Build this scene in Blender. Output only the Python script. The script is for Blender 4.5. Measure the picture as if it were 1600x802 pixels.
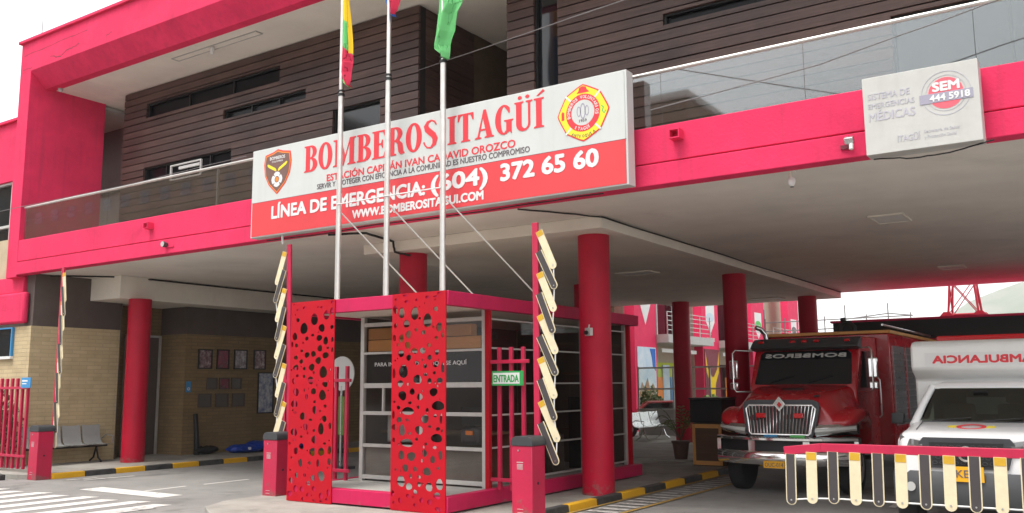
import bpy, bmesh, math, random
from mathutils import Vector, Matrix
random.seed(7)
PI = math.pi
for o in list(bpy.data.objects):
    bpy.data.objects.remove(o)
SC = bpy.context.scene
COL = SC.collection
K = 1.17            # one layout unit in metres

# ------------------------------------------------------------------ camera
cam = bpy.data.cameras.new('camera')
cam.sensor_width = 36.0
cam.lens = 36.0 * 1407.6 / 1600.0
cam.clip_start = 0.05
cam.clip_end = 5000
cob = bpy.data.objects.new('camera', cam)
COL.objects.link(cob)
pitch, yaw, roll = math.radians(8.15126), math.radians(-33.7216), math.radians(-0.4503)
fw = Vector((math.sin(yaw)*math.cos(pitch), math.cos(yaw)*math.cos(pitch), math.sin(pitch)))
rt = Vector((math.cos(yaw), -math.sin(yaw), 0))
up = rt.cross(fw)
r2 = math.cos(roll)*rt + math.sin(roll)*up
u2 = -math.sin(roll)*rt + math.cos(roll)*up
m = Matrix((r2, u2, -fw)).transposed().to_4x4()
m.translation = Vector((0, 0, 1.7*K))
cob.matrix_world = m
SC.camera = cob

# ------------------------------------------------------------------ world, sun, exposure
SUN_EL, SUN_AZ = math.radians(64), math.radians(200)     # azimuth clockwise from +Y
w = bpy.data.worlds.new('World')
SC.world = w
w.use_nodes = True
nt = w.node_tree
nt.nodes.clear()
sky = nt.nodes.new('ShaderNodeTexSky')
sky.sky_type = 'NISHITA'
sky.sun_disc = False
sky.sun_elevation = SUN_EL
sky.sun_rotation = SUN_AZ
sky.air_density = 1.0
sky.dust_density = 6.0
sky.ozone_density = 1.0
hs = nt.nodes.new('ShaderNodeHueSaturation')
hs.inputs['Saturation'].default_value = 0.25
hs.inputs['Value'].default_value = 1.0
bg = nt.nodes.new('ShaderNodeBackground')
bg.inputs['Strength'].default_value = 0.15
out = nt.nodes.new('ShaderNodeOutputWorld')
nt.links.new(sky.outputs[0], hs.inputs['Color'])
ov = nt.nodes.new('ShaderNodeMix')           # even cloud cover over the clear-sky gradient
ov.data_type = 'RGBA'
ov.inputs['Factor'].default_value = 0.65
ov.inputs['B'].default_value = (7.6, 7.75, 7.9, 1)
nt.links.new(hs.outputs[0], ov.inputs['A'])
nt.links.new(ov.outputs['Result'], bg.inputs['Color'])
nt.links.new(bg.outputs[0], out.inputs['Surface'])
sl = bpy.data.lights.new('sun', 'SUN')
sl.energy = 1.45
sl.angle = math.radians(24)
sl.color = (1.0, 0.96, 0.9)
so = bpy.data.objects.new('sun', sl)
COL.objects.link(so)
sd = Vector((math.sin(SUN_AZ)*math.cos(SUN_EL), math.cos(SUN_AZ)*math.cos(SUN_EL), math.sin(SUN_EL)))
so.rotation_euler = sd.to_track_quat('Z', 'Y').to_euler()
so.location = sd*60
SC.view_settings.view_transform = 'Standard'
SC.view_settings.look = 'None'
SC.view_settings.gamma = 1.0
SC.view_settings.use_curve_mapping = False
SC.view_settings.exposure = 0.86
SC.render.engine = 'CYCLES'
SC.cycles.max_bounces = 8
SC.cycles.diffuse_bounces = 4
SC.cycles.volume_bounces = 3
SC.cycles.transparent_max_bounces = 12
SC.cycles.caustics_reflective = False
SC.cycles.caustics_refractive = False
SC.cycles.sample_clamp_indirect = 4.0
try:
    SC.cycles.use_denoising = True
except Exception:
    pass

# ------------------------------------------------------------------ materials
def mat(name, col, rough=0.6, metal=0.0, var=0.0, vscale=3.0, bump=0.0, bscale=40.0, stain=0.0, col2=None, spec=0.5, coat=0.0, streak=0.0):
    mt = bpy.data.materials.new(name)
    mt.use_nodes = True
    n = mt.node_tree.nodes
    L = mt.node_tree.links
    p = n['Principled BSDF']
    p.inputs['Base Color'].default_value = (*col, 1)
    p.inputs['Roughness'].default_value = rough
    p.inputs['Metallic'].default_value = metal
    p.inputs['Specular IOR Level'].default_value = spec
    if coat:
        p.inputs['Coat Weight'].default_value = coat
        p.inputs['Coat Roughness'].default_value = 0.08
    tc = n.new('ShaderNodeTexCoord')
    last = None
    if var or col2:
        no = n.new('ShaderNodeTexNoise')
        no.inputs['Scale'].default_value = vscale
        no.inputs['Detail'].default_value = 6
        no.inputs['Roughness'].default_value = 0.65
        L.new(tc.outputs['Object'], no.inputs['Vector'])
        mx = n.new('ShaderNodeMix')
        mx.data_type = 'RGBA'
        c2 = col2 if col2 else tuple(c*(1-var) for c in col)
        mx.inputs['A'].default_value = (*col, 1)
        mx.inputs['B'].default_value = (*c2, 1)
        rp = n.new('ShaderNodeMapRange')
        rp.inputs['From Min'].default_value = 0.35
        rp.inputs['From Max'].default_value = 0.68
        L.new(no.outputs['Fac'], rp.inputs['Value'])
        L.new(rp.outputs[0], mx.inputs['Factor'])
        last = mx.outputs['Result']
        rr = n.new('ShaderNodeMapRange')
        rr.inputs['To Min'].default_value = max(0.02, rough-0.08)
        rr.inputs['To Max'].default_value = min(1, rough+0.1)
        L.new(no.outputs['Fac'], rr.inputs['Value'])
        L.new(rr.outputs[0], p.inputs['Roughness'])
    if streak:
        mp = n.new('ShaderNodeMapping')
        mp.inputs['Scale'].default_value = (5.0, 5.0, 0.35)
        L.new(tc.outputs['Object'], mp.inputs['Vector'])
        n2 = n.new('ShaderNodeTexNoise')
        n2.inputs['Scale'].default_value = 1.6
        n2.inputs['Detail'].default_value = 5
        L.new(mp.outputs[0], n2.inputs['Vector'])
        r3 = n.new('ShaderNodeMapRange')
        r3.inputs['From Min'].default_value = 0.52
        r3.inputs['From Max'].default_value = 0.75
        r3.inputs['To Max'].default_value = streak
        L.new(n2.outputs['Fac'], r3.inputs['Value'])
        m3 = n.new('ShaderNodeMix')
        m3.data_type = 'RGBA'
        if last:
            L.new(last, m3.inputs['A'])
        else:
            m3.inputs['A'].default_value = (*col, 1)
        m3.inputs['B'].default_value = (*[c*0.45+0.02 for c in col], 1)
        L.new(r3.outputs[0], m3.inputs['Factor'])
        last = m3.outputs['Result']
    if last:
        L.new(last, p.inputs['Base Color'])
    if bump:
        nb = n.new('ShaderNodeTexNoise')
        nb.inputs['Scale'].default_value = bscale
        nb.inputs['Detail'].default_value = 4
        L.new(tc.outputs['Object'], nb.inputs['Vector'])
        bp = n.new('ShaderNodeBump')
        bp.inputs['Strength'].default_value = bump
        bp.inputs['Distance'].default_value = 0.02
        L.new(nb.outputs['Fac'], bp.inputs['Height'])
        L.new(bp.outputs[0], p.inputs['Normal'])
    return mt

def glass(name, tint=(0.7, 0.75, 0.75), refl=0.3, rough=0.02, gl=(1, 1, 1)):
    mt = bpy.data.materials.new(name)
    mt.use_nodes = True
    n = mt.node_tree.nodes
    L = mt.node_tree.links
    n.clear()
    o = n.new('ShaderNodeOutputMaterial')
    t = n.new('ShaderNodeBsdfTransparent')
    t.inputs[0].default_value = (*tint, 1)
    g = n.new('ShaderNodeBsdfGlossy')
    g.inputs['Roughness'].default_value = rough
    g.inputs['Color'].default_value = (*gl, 1)
    f = n.new('ShaderNodeLayerWeight')
    f.inputs['Blend'].default_value = 0.5
    mr = n.new('ShaderNodeMapRange')
    mr.inputs['To Min'].default_value = refl*0.55
    mr.inputs['To Max'].default_value = min(1.0, refl*2.2)
    L.new(f.outputs['Facing'], mr.inputs['Value'])
    mx = n.new('ShaderNodeMixShader')
    L.new(mr.outputs[0], mx.inputs[0])
    L.new(t.outputs[0], mx.inputs[1])
    L.new(g.outputs[0], mx.inputs[2])
    L.new(mx.outputs[0], o.inputs['Surface'])
    return mt

def brick(name, c1, c2, mortar, sx=0.3, sz=0.1, rough=0.85, msize=0.012):
    mt = bpy.data.materials.new(name)
    mt.use_nodes = True
    n = mt.node_tree.nodes
    L = mt.node_tree.links
    p = n['Principled BSDF']
    p.inputs['Roughness'].default_value = rough
    tc = n.new('ShaderNodeTexCoord')
    sp = n.new('ShaderNodeSeparateXYZ')
    L.new(tc.outputs['Object'], sp.inputs[0])
    ad = n.new('ShaderNodeMath')
    L.new(sp.outputs['X'], ad.inputs[0])
    L.new(sp.outputs['Y'], ad.inputs[1])
    cb = n.new('ShaderNodeCombineXYZ')
    L.new(ad.outputs[0], cb.inputs['X'])
    L.new(sp.outputs['Z'], cb.inputs['Y'])
    b = n.new('ShaderNodeTexBrick')
    b.inputs['Scale'].default_value = 1.0
    b.inputs['Brick Width'].default_value = sx
    b.inputs['Row Height'].default_value = sz
    b.inputs['Mortar Size'].default_value = msize
    b.inputs['Mortar Smooth'].default_value = 0.3
    b.inputs['Color1'].default_value = (*c1, 1)
    b.inputs['Color2'].default_value = (*c2, 1)
    b.inputs['Mortar'].default_value = (*mortar, 1)
    L.new(cb.outputs[0], b.inputs['Vector'])
    no = n.new('ShaderNodeTexNoise')
    no.inputs['Scale'].default_value = 2.5
    no.inputs['Detail'].default_value = 6
    L.new(tc.outputs['Object'], no.inputs['Vector'])
    mr = n.new('ShaderNodeMapRange')
    mr.inputs['To Min'].default_value = 0.75
    mr.inputs['To Max'].default_value = 1.2
    L.new(no.outputs['Fac'], mr.inputs['Value'])
    mm = n.new('ShaderNodeMix')
    mm.data_type = 'RGBA'
    mm.blend_type = 'MULTIPLY'
    mm.inputs['Factor'].default_value = 1
    L.new(b.outputs['Color'], mm.inputs['A'])
    L.new(mr.outputs[0], mm.inputs['B'])
    L.new(mm.outputs['Result'], p.inputs['Base Color'])
    bp = n.new('ShaderNodeBump')
    bp.inputs['Strength'].default_value = 0.5
    bp.inputs['Distance'].default_value = 0.01
    inv = n.new('ShaderNodeMath')
    inv.operation = 'SUBTRACT'
    inv.inputs[0].default_value = 1.0
    L.new(b.outputs['Fac'], inv.inputs[1])
    L.new(inv.outputs[0], bp.inputs['Height'])
    L.new(bp.outputs[0], p.inputs['Normal'])
    return mt

def wood(name, c1, c2, rough=0.5):
    mt = bpy.data.materials.new(name)
    mt.use_nodes = True
    n = mt.node_tree.nodes
    L = mt.node_tree.links
    p = n['Principled BSDF']
    p.inputs['Roughness'].default_value = rough
    tc = n.new('ShaderNodeTexCoord')
    mp = n.new('ShaderNodeMapping')
    mp.inputs['Scale'].default_value = (0.6, 0.6, 14)
    L.new(tc.outputs['Object'], mp.inputs['Vector'])
    no = n.new('ShaderNodeTexNoise')
    no.inputs['Scale'].default_value = 2.0
    no.inputs['Detail'].default_value = 8
    no.inputs['Roughness'].default_value = 0.7
    L.new(mp.outputs[0], no.inputs['Vector'])
    n2 = n.new('ShaderNodeTexNoise')
    n2.inputs['Scale'].default_value = 0.9
    n2.inputs['Detail'].default_value = 3
    L.new(tc.outputs['Object'], n2.inputs['Vector'])
    ad = n.new('ShaderNodeMath')
    L.new(no.outputs['Fac'], ad.inputs[0])
    L.new(n2.outputs['Fac'], ad.inputs[1])
    mr = n.new('ShaderNodeMapRange')
    mr.inputs['From Min'].default_value = 0.75
    mr.inputs['From Max'].default_value = 1.25
    L.new(ad.outputs[0], mr.inputs['Value'])
    mx = n.new('ShaderNodeMix')
    mx.data_type = 'RGBA'
    mx.inputs['A'].default_value = (*c1, 1)
    mx.inputs['B'].default_value = (*c2, 1)
    L.new(mr.outputs[0], mx.inputs['Factor'])
    ge = n.new('ShaderNodeNewGeometry')
    ri = n.new('ShaderNodeMapRange')
    ri.inputs['To Min'].default_value = 0.72
    ri.inputs['To Max'].default_value = 1.25
    L.new(ge.outputs['Random Per Island'], ri.inputs['Value'])
    mi_ = n.new('ShaderNodeMix')
    mi_.data_type = 'RGBA'
    mi_.blend_type = 'MULTIPLY'
    mi_.inputs['Factor'].default_value = 1
    L.new(mx.outputs['Result'], mi_.inputs['A'])
    L.new(ri.outputs[0], mi_.inputs['B'])
    L.new(mi_.outputs['Result'], p.inputs['Base Color'])
    r2_ = n.new('ShaderNodeMapRange')
    r2_.inputs['To Min'].default_value = rough-0.12
    r2_.inputs['To Max'].default_value = rough+0.15
    L.new(n2.outputs['Fac'], r2_.inputs['Value'])
    L.new(r2_.outputs[0], p.inputs['Roughness'])
    bp = n.new('ShaderNodeBump')
    bp.inputs['Strength'].default_value = 0.15
    bp.inputs['Distance'].default_value = 0.01
    L.new(no.outputs['Fac'], bp.inputs['Height'])
    L.new(bp.outputs[0], p.inputs['Normal'])
    return mt

M = {}
M['pink'] = mat('pink_stucco', (0.78, 0.036, 0.118), 0.8, spec=0.25, var=0.2, vscale=1.3, bump=0.25, bscale=25, streak=0.33)
M['crimson'] = mat('crimson_paint', (0.50, 0.005, 0.032), 0.5, spec=0.3, streak=0.22, var=0.15, vscale=2.5, bump=0.06, bscale=30)
M['boothpink'] = mat('booth_beam_paint', (0.56, 0.012, 0.085), 0.5, spec=0.3, var=0.15, vscale=3, bump=0.05, bscale=20, streak=0.15)
M['red'] = mat('red_panel_paint', (0.47, 0.0012, 0.013), 0.5, spec=0.25, var=0.12, vscale=2, streak=0.12)
M['gate'] = mat('gate_red_paint', (0.50, 0.012, 0.06), 0.42, var=0.15, vscale=4, streak=0.15)
M['plaster'] = mat('soffit_plaster', (0.80, 0.75, 0.68), 0.9, var=0.12, vscale=0.8, bump=0.1, bscale=15)
M['beam'] = mat('beam_plaster', (0.82, 0.77, 0.68), 0.9, var=0.1, vscale=1.2, bump=0.1, bscale=15)
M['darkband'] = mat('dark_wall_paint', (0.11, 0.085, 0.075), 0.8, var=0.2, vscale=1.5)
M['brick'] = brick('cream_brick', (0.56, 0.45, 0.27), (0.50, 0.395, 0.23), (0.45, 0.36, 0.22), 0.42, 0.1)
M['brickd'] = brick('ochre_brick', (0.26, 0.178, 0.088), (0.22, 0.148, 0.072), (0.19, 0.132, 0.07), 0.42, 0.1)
M['beige'] = mat('beige_render', (0.52, 0.43, 0.29), 0.85, var=0.15, vscale=2, streak=0.2)
M['wood'] = wood('dark_wood', (0.040, 0.018, 0.0135), (0.112, 0.063, 0.052), 0.5)
M['woodgap'] = mat('wood_gap', (0.008, 0.006, 0.006), 0.9)
M['tan'] = mat('tan_wall', (0.16, 0.11, 0.07), 0.8, var=0.2)
M['timber'] = wood('orange_timber', (0.60, 0.28, 0.075), (0.70, 0.36, 0.12), 0.5)
M['darkglass'] = mat('dark_window_glass', (0.012, 0.014, 0.016), 0.06, spec=0.6)
M['slitglass'] = mat('slit_window_glass', (0.010, 0.010, 0.012), 0.12, spec=0.12)
M['railglass'] = glass('railing_glass', (0.78, 0.75, 0.73), 0.22, 0.03, (0.84, 0.92, 0.94))
M['boothglass'] = glass('booth_glass', (0.86, 0.84, 0.83), 0.016, 0.02)
M['screenglass'] = glass('windscreen_glass', (0.42, 0.48, 0.42), 0.07, 0.02)
M['clearglass'] = glass('clear_glass', (0.9, 0.92, 0.9), 0.04, 0.02)
M['alu'] = mat('aluminium', (0.60, 0.59, 0.56), 0.45, 0.35, var=0.12, vscale=6)
M['steel'] = mat('brushed_steel', (0.62, 0.62, 0.62), 0.28, 0.9, var=0.1, vscale=8)
M['pole'] = mat('pole_steel', (0.70, 0.68, 0.64), 0.3, 0.75, var=0.15, vscale=5)
M['chrome'] = mat('chrome', (0.78, 0.78, 0.78), 0.10, 0.95)
M['asphalt'] = mat('asphalt', (0.215, 0.206, 0.194), 0.85, col2=(0.285, 0.273, 0.255), vscale=0.9, bump=0.5, bscale=120)
M['ground'] = mat('open_ground', (0.26, 0.25, 0.23), 0.9, var=0.3, vscale=0.1)
M['concrete'] = mat('pavement_concrete', (0.36, 0.34, 0.30), 0.85, var=0.3, vscale=1.6, bump=0.3, bscale=60)
M['slabc'] = mat('booth_floor_concrete', (0.40, 0.39, 0.36), 0.8, var=0.22, vscale=2.2, bump=0.15)
def worn(name, c, cut=0.6):
    mt = mat(name, c, 0.75, col2=(0.19, 0.18, 0.17), vscale=5, bump=0.3, bscale=90)
    for nd in mt.node_tree.nodes:
        if nd.type == 'MAP_RANGE' and abs(nd.inputs['From Min'].default_value-0.35) < 0.01:
            nd.inputs['From Min'].default_value = cut
            nd.inputs['From Max'].default_value = cut+0.08
    return mt
M['mark'] = worn('worn_white_paint', (0.66, 0.64, 0.60), 0.60)
M['markold'] = worn('old_white_paint', (0.52, 0.50, 0.47), 0.54)
M['ymark'] = worn('worn_yellow_line', (0.42, 0.26, 0.06), 0.58)
M['yellow'] = worn('kerb_yellow', (0.68, 0.36, 0.01), 0.70)
M['kblack'] = mat('kerb_black', (0.022, 0.022, 0.024), 0.6, col2=(0.07, 0.068, 0.065), vscale=6, bump=0.3, bscale=50)
M['lid'] = mat('dark_grey_plastic', (0.045, 0.047, 0.052), 0.5, var=0.2)
M['cream'] = mat('cream_slat', (0.76, 0.66, 0.44), 0.5, var=0.12, vscale=9)
M['slatdark'] = mat('dark_slat', (0.06, 0.05, 0.052), 0.55, var=0.2)
M['slatyellow'] = mat('yellow_slat', (0.62, 0.36, 0.02), 0.5, var=0.15, vscale=8)
M['black'] = mat('black_plastic', (0.012, 0.012, 0.013), 0.5)
M['rubber'] = mat('tyre_rubber', (0.016, 0.016, 0.017), 0.8, bump=0.2)
M['signwhite'] = mat('sign_white', (0.575, 0.59, 0.57), 0.5, var=0.06, vscale=1.2, streak=0.08)
M['signred'] = mat('sign_red', (0.70, 0.05, 0.06), 0.5, var=0.12, vscale=1.0)
M['letred'] = mat('letter_red', (0.72, 0.035, 0.05), 0.5, var=0.08)
M['letgrey'] = mat('letter_grey', (0.12, 0.10, 0.11), 0.6)
M['letwhite'] = mat('letter_white', (0.72, 0.72, 0.71), 0.5)
M['palelilac'] = mat('faded_lilac_ink', (0.455, 0.44, 0.49), 0.6)
M['greyband'] = mat('faded_grey_ink', (0.34, 0.32, 0.40), 0.6)
M['sempink'] = mat('faded_red_ink', (0.80, 0.12, 0.16), 0.5)
M['semwhite'] = mat('aged_sign_white', (0.535, 0.53, 0.50), 0.55, var=0.1, vscale=3, streak=0.12)
M['byellow'] = mat('badge_yellow', (0.86, 0.70, 0.03), 0.5)
M['bdark'] = mat('badge_brown', (0.17, 0.09, 0.075), 0.5)
M['borange'] = mat('badge_orange', (0.80, 0.24, 0.03), 0.5)
M['fyellow'] = mat('flag_yellow', (0.85, 0.55, 0.01), 0.8)
M['fgreen'] = mat('flag_green', (0.12, 0.50, 0.13), 0.8)
M['flime'] = mat('flag_light_green', (0.14, 0.50, 0.17), 0.8, var=0.1)
M['fred'] = mat('flag_red', (0.62, 0.02, 0.07), 0.8)
M['fblue'] = mat('flag_blue', (0.03, 0.14, 0.50), 0.8)
M['fwhite'] = mat('flag_white', (0.8, 0.8, 0.8), 0.8)
M['truckred'] = mat('truck_red_paint', (0.42, 0.003, 0.011), 0.25, var=0.1, vscale=2, coat=0.5)
M['ambwhite'] = mat('ambulance_white_paint', (0.82, 0.82, 0.82), 0.3, coat=0.4, var=0.05)
M['boxwhite'] = mat('ambulance_box_white', (0.82, 0.82, 0.80), 0.4, var=0.08, vscale=2)
M['lamp'] = mat('headlamp_lens', (0.50, 0.50, 0.48), 0.10, 0.0)
M['ambulamp'] = mat('ambulance_lamp_lens', (0.20, 0.20, 0.20), 0.06, 0.5)
M['amber'] = mat('amber_lens', (0.75, 0.22, 0.02), 0.2)
M['redlens'] = mat('red_lens', (0.55, 0.01, 0.015), 0.15)
M['greyplastic'] = mat('grey_bumper_plastic', (0.06, 0.062, 0.066), 0.5)
M['shutter'] = mat('roller_shutter', (0.30, 0.30, 0.31), 0.35, 0.6)
M['plate'] = mat('number_plate_yellow', (0.80, 0.40, 0.01), 0.5)
M['lightpanel'] = mat('light_diffuser', (0.78, 0.77, 0.74), 0.6)
M['cable'] = mat('black_cable', (0.015, 0.013, 0.012), 0.7)
M['wire'] = mat('grey_wire', (0.16, 0.15, 0.15), 0.6)
M['green'] = mat('sign_green', (0.03, 0.33, 0.08), 0.5)
M['bluesign'] = mat('sign_blue', (0.05, 0.28, 0.58), 0.5, var=0.2, vscale=20)
M['tarp'] = mat('blue_tarpaulin', (0.01, 0.06, 0.42), 0.45, var=0.3, vscale=10)
M['seatgrey'] = mat('grey_seat_shell', (0.33, 0.34, 0.33), 0.4, 0.0, var=0.1)
M['leaf'] = mat('leaf_green', (0.10, 0.22, 0.035), 0.5, col2=(0.17, 0.27, 0.06), vscale=6)
M['stem'] = mat('plant_stem', (0.12, 0.08, 0.04), 0.8)
M['pot'] = mat('plant_pot', (0.10, 0.05, 0.035), 0.7)
M['deskwood'] = wood('desk_wood', (0.075, 0.035, 0.02), (0.13, 0.065, 0.035), 0.5)
M['photo_a'] = mat('photo_print_maroon', (0.10, 0.03, 0.045), 0.25, col2=(0.35, 0.25, 0.25), vscale=9)
M['photo_b'] = mat('photo_print_red', (0.28, 0.03, 0.06), 0.25, col2=(0.08, 0.03, 0.04), vscale=8)
M['photo_c'] = mat('photo_print_light', (0.42, 0.40, 0.40), 0.25, col2=(0.10, 0.05, 0.07), vscale=8)
M['photo_d'] = mat('plaque_grey_green', (0.07, 0.08, 0.07), 0.3, col2=(0.11, 0.08, 0.06), vscale=12)
M['poster'] = mat('poster_print', (0.55, 0.55, 0.55), 0.4, col2=(0.08, 0.12, 0.26), vscale=6)
M['mural'] = mat('mural_sky', (0.45, 0.60, 0.72), 0.6, col2=(0.70, 0.75, 0.78), vscale=1.5)
M['muralb'] = mat('mural_crowd', (0.55, 0.22, 0.06), 0.6, col2=(0.12, 0.20, 0.20), vscale=3.5)
M['bpink'] = mat('annexe_pink', (0.74, 0.02, 0.10), 0.7, var=0.08)
M['bcream'] = mat('annexe_cream', (0.50, 0.44, 0.33), 0.8, var=0.1)
M['bgrey'] = mat('annexe_grey', (0.46, 0.45, 0.43), 0.8, var=0.1)
M['maroon'] = mat('maroon_paint', (0.16, 0.012, 0.03), 0.6)
M['lime'] = mat('lime_door', (0.42, 0.52, 0.03), 0.6)
M['hill'] = mat('hill_vegetation', (0.06, 0.10, 0.045), 0.9, col2=(0.18, 0.17, 0.13), vscale=0.008)
M['canopyd'] = mat('canopy_dark_sheet', (0.025, 0.024, 0.026), 0.7)
M['mastred'] = mat('mast_red', (0.50, 0.02, 0.05), 0.5)
M['whitepaint'] = mat('white_enamel', (0.72, 0.72, 0.70), 0.4)
M['bushleaf'] = mat('shrub_leaf', (0.045, 0.09, 0.025), 0.6, col2=(0.10, 0.13, 0.03), vscale=3)
M['concdark'] = mat('stained_floor', (0.25, 0.235, 0.21), 0.8, var=0.3, vscale=1.2)

def add_stains(mt, dark=0.6, scale=0.45, lo=.56, hi=.70):
    n, L = mt.node_tree.nodes, mt.node_tree.links
    p = n['Principled BSDF']
    src = p.inputs['Base Color'].links[0].from_socket
    tc = n.new('ShaderNodeTexCoord'); no = n.new('ShaderNodeTexNoise')
    no.inputs['Scale'].default_value = scale; no.inputs['Detail'].default_value = 8; no.inputs['Roughness'].default_value = .7
    no.inputs['Distortion'].default_value = .6
    L.new(tc.outputs['Object'], no.inputs['Vector'])
    mr = n.new('ShaderNodeMapRange'); mr.inputs['From Min'].default_value = lo; mr.inputs['From Max'].default_value = hi
    mr.inputs['To Min'].default_value = 1; mr.inputs['To Max'].default_value = dark
    L.new(no.outputs['Fac'], mr.inputs['Value'])
    mx = n.new('ShaderNodeMix'); mx.data_type = 'RGBA'; mx.blend_type = 'MULTIPLY'; mx.inputs['Factor'].default_value = 1
    L.new(src, mx.inputs['A']); L.new(mr.outputs[0], mx.inputs['B']); L.new(mx.outputs['Result'], p.inputs['Base Color'])
def add_scuffs(mt, top=.75, col=(.17, .12, .10)):
    n, L = mt.node_tree.nodes, mt.node_tree.links
    p = n['Principled BSDF']
    src = p.inputs['Base Color'].links[0].from_socket
    tc = n.new('ShaderNodeTexCoord'); sp = n.new('ShaderNodeSeparateXYZ'); no = n.new('ShaderNodeTexNoise')
    no.inputs['Scale'].default_value = 7; no.inputs['Detail'].default_value = 8; no.inputs['Roughness'].default_value = .75
    L.new(tc.outputs['Object'], sp.inputs[0]); L.new(tc.outputs['Object'], no.inputs['Vector'])
    mr = n.new('ShaderNodeMapRange'); mr.inputs['From Min'].default_value = 0; mr.inputs['From Max'].default_value = top
    mr.inputs['To Min'].default_value = .20; mr.inputs['To Max'].default_value = -.04
    L.new(sp.outputs['Z'], mr.inputs['Value'])
    ad = n.new('ShaderNodeMath'); L.new(no.outputs['Fac'], ad.inputs[0]); L.new(mr.outputs[0], ad.inputs[1])
    m2 = n.new('ShaderNodeMapRange'); m2.inputs['From Min'].default_value = .64; m2.inputs['From Max'].default_value = .74
    m2.inputs['To Max'].default_value = .65
    L.new(ad.outputs[0], m2.inputs['Value'])
    mx = n.new('ShaderNodeMix'); mx.data_type = 'RGBA'; mx.inputs['B'].default_value = (*col, 1)
    L.new(m2.outputs[0], mx.inputs['Factor']); L.new(src, mx.inputs['A']); L.new(mx.outputs['Result'], p.inputs['Base Color'])
add_scuffs(M['crimson'])
add_scuffs(M['gate'], .5)
add_scuffs(M['boothpink'], .12, (.25, .16, .14))
add_stains(M['asphalt'], .55)
add_stains(M['asphalt'], .72, 2.2, .60, .68)
add_stains(M['concrete'], .65, .8)
add_stains(M['plaster'], .86, .35)
add_stains(M['beam'], .85, .5)
add_stains(M['pink'], .80, .6, .58, .72)

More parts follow.
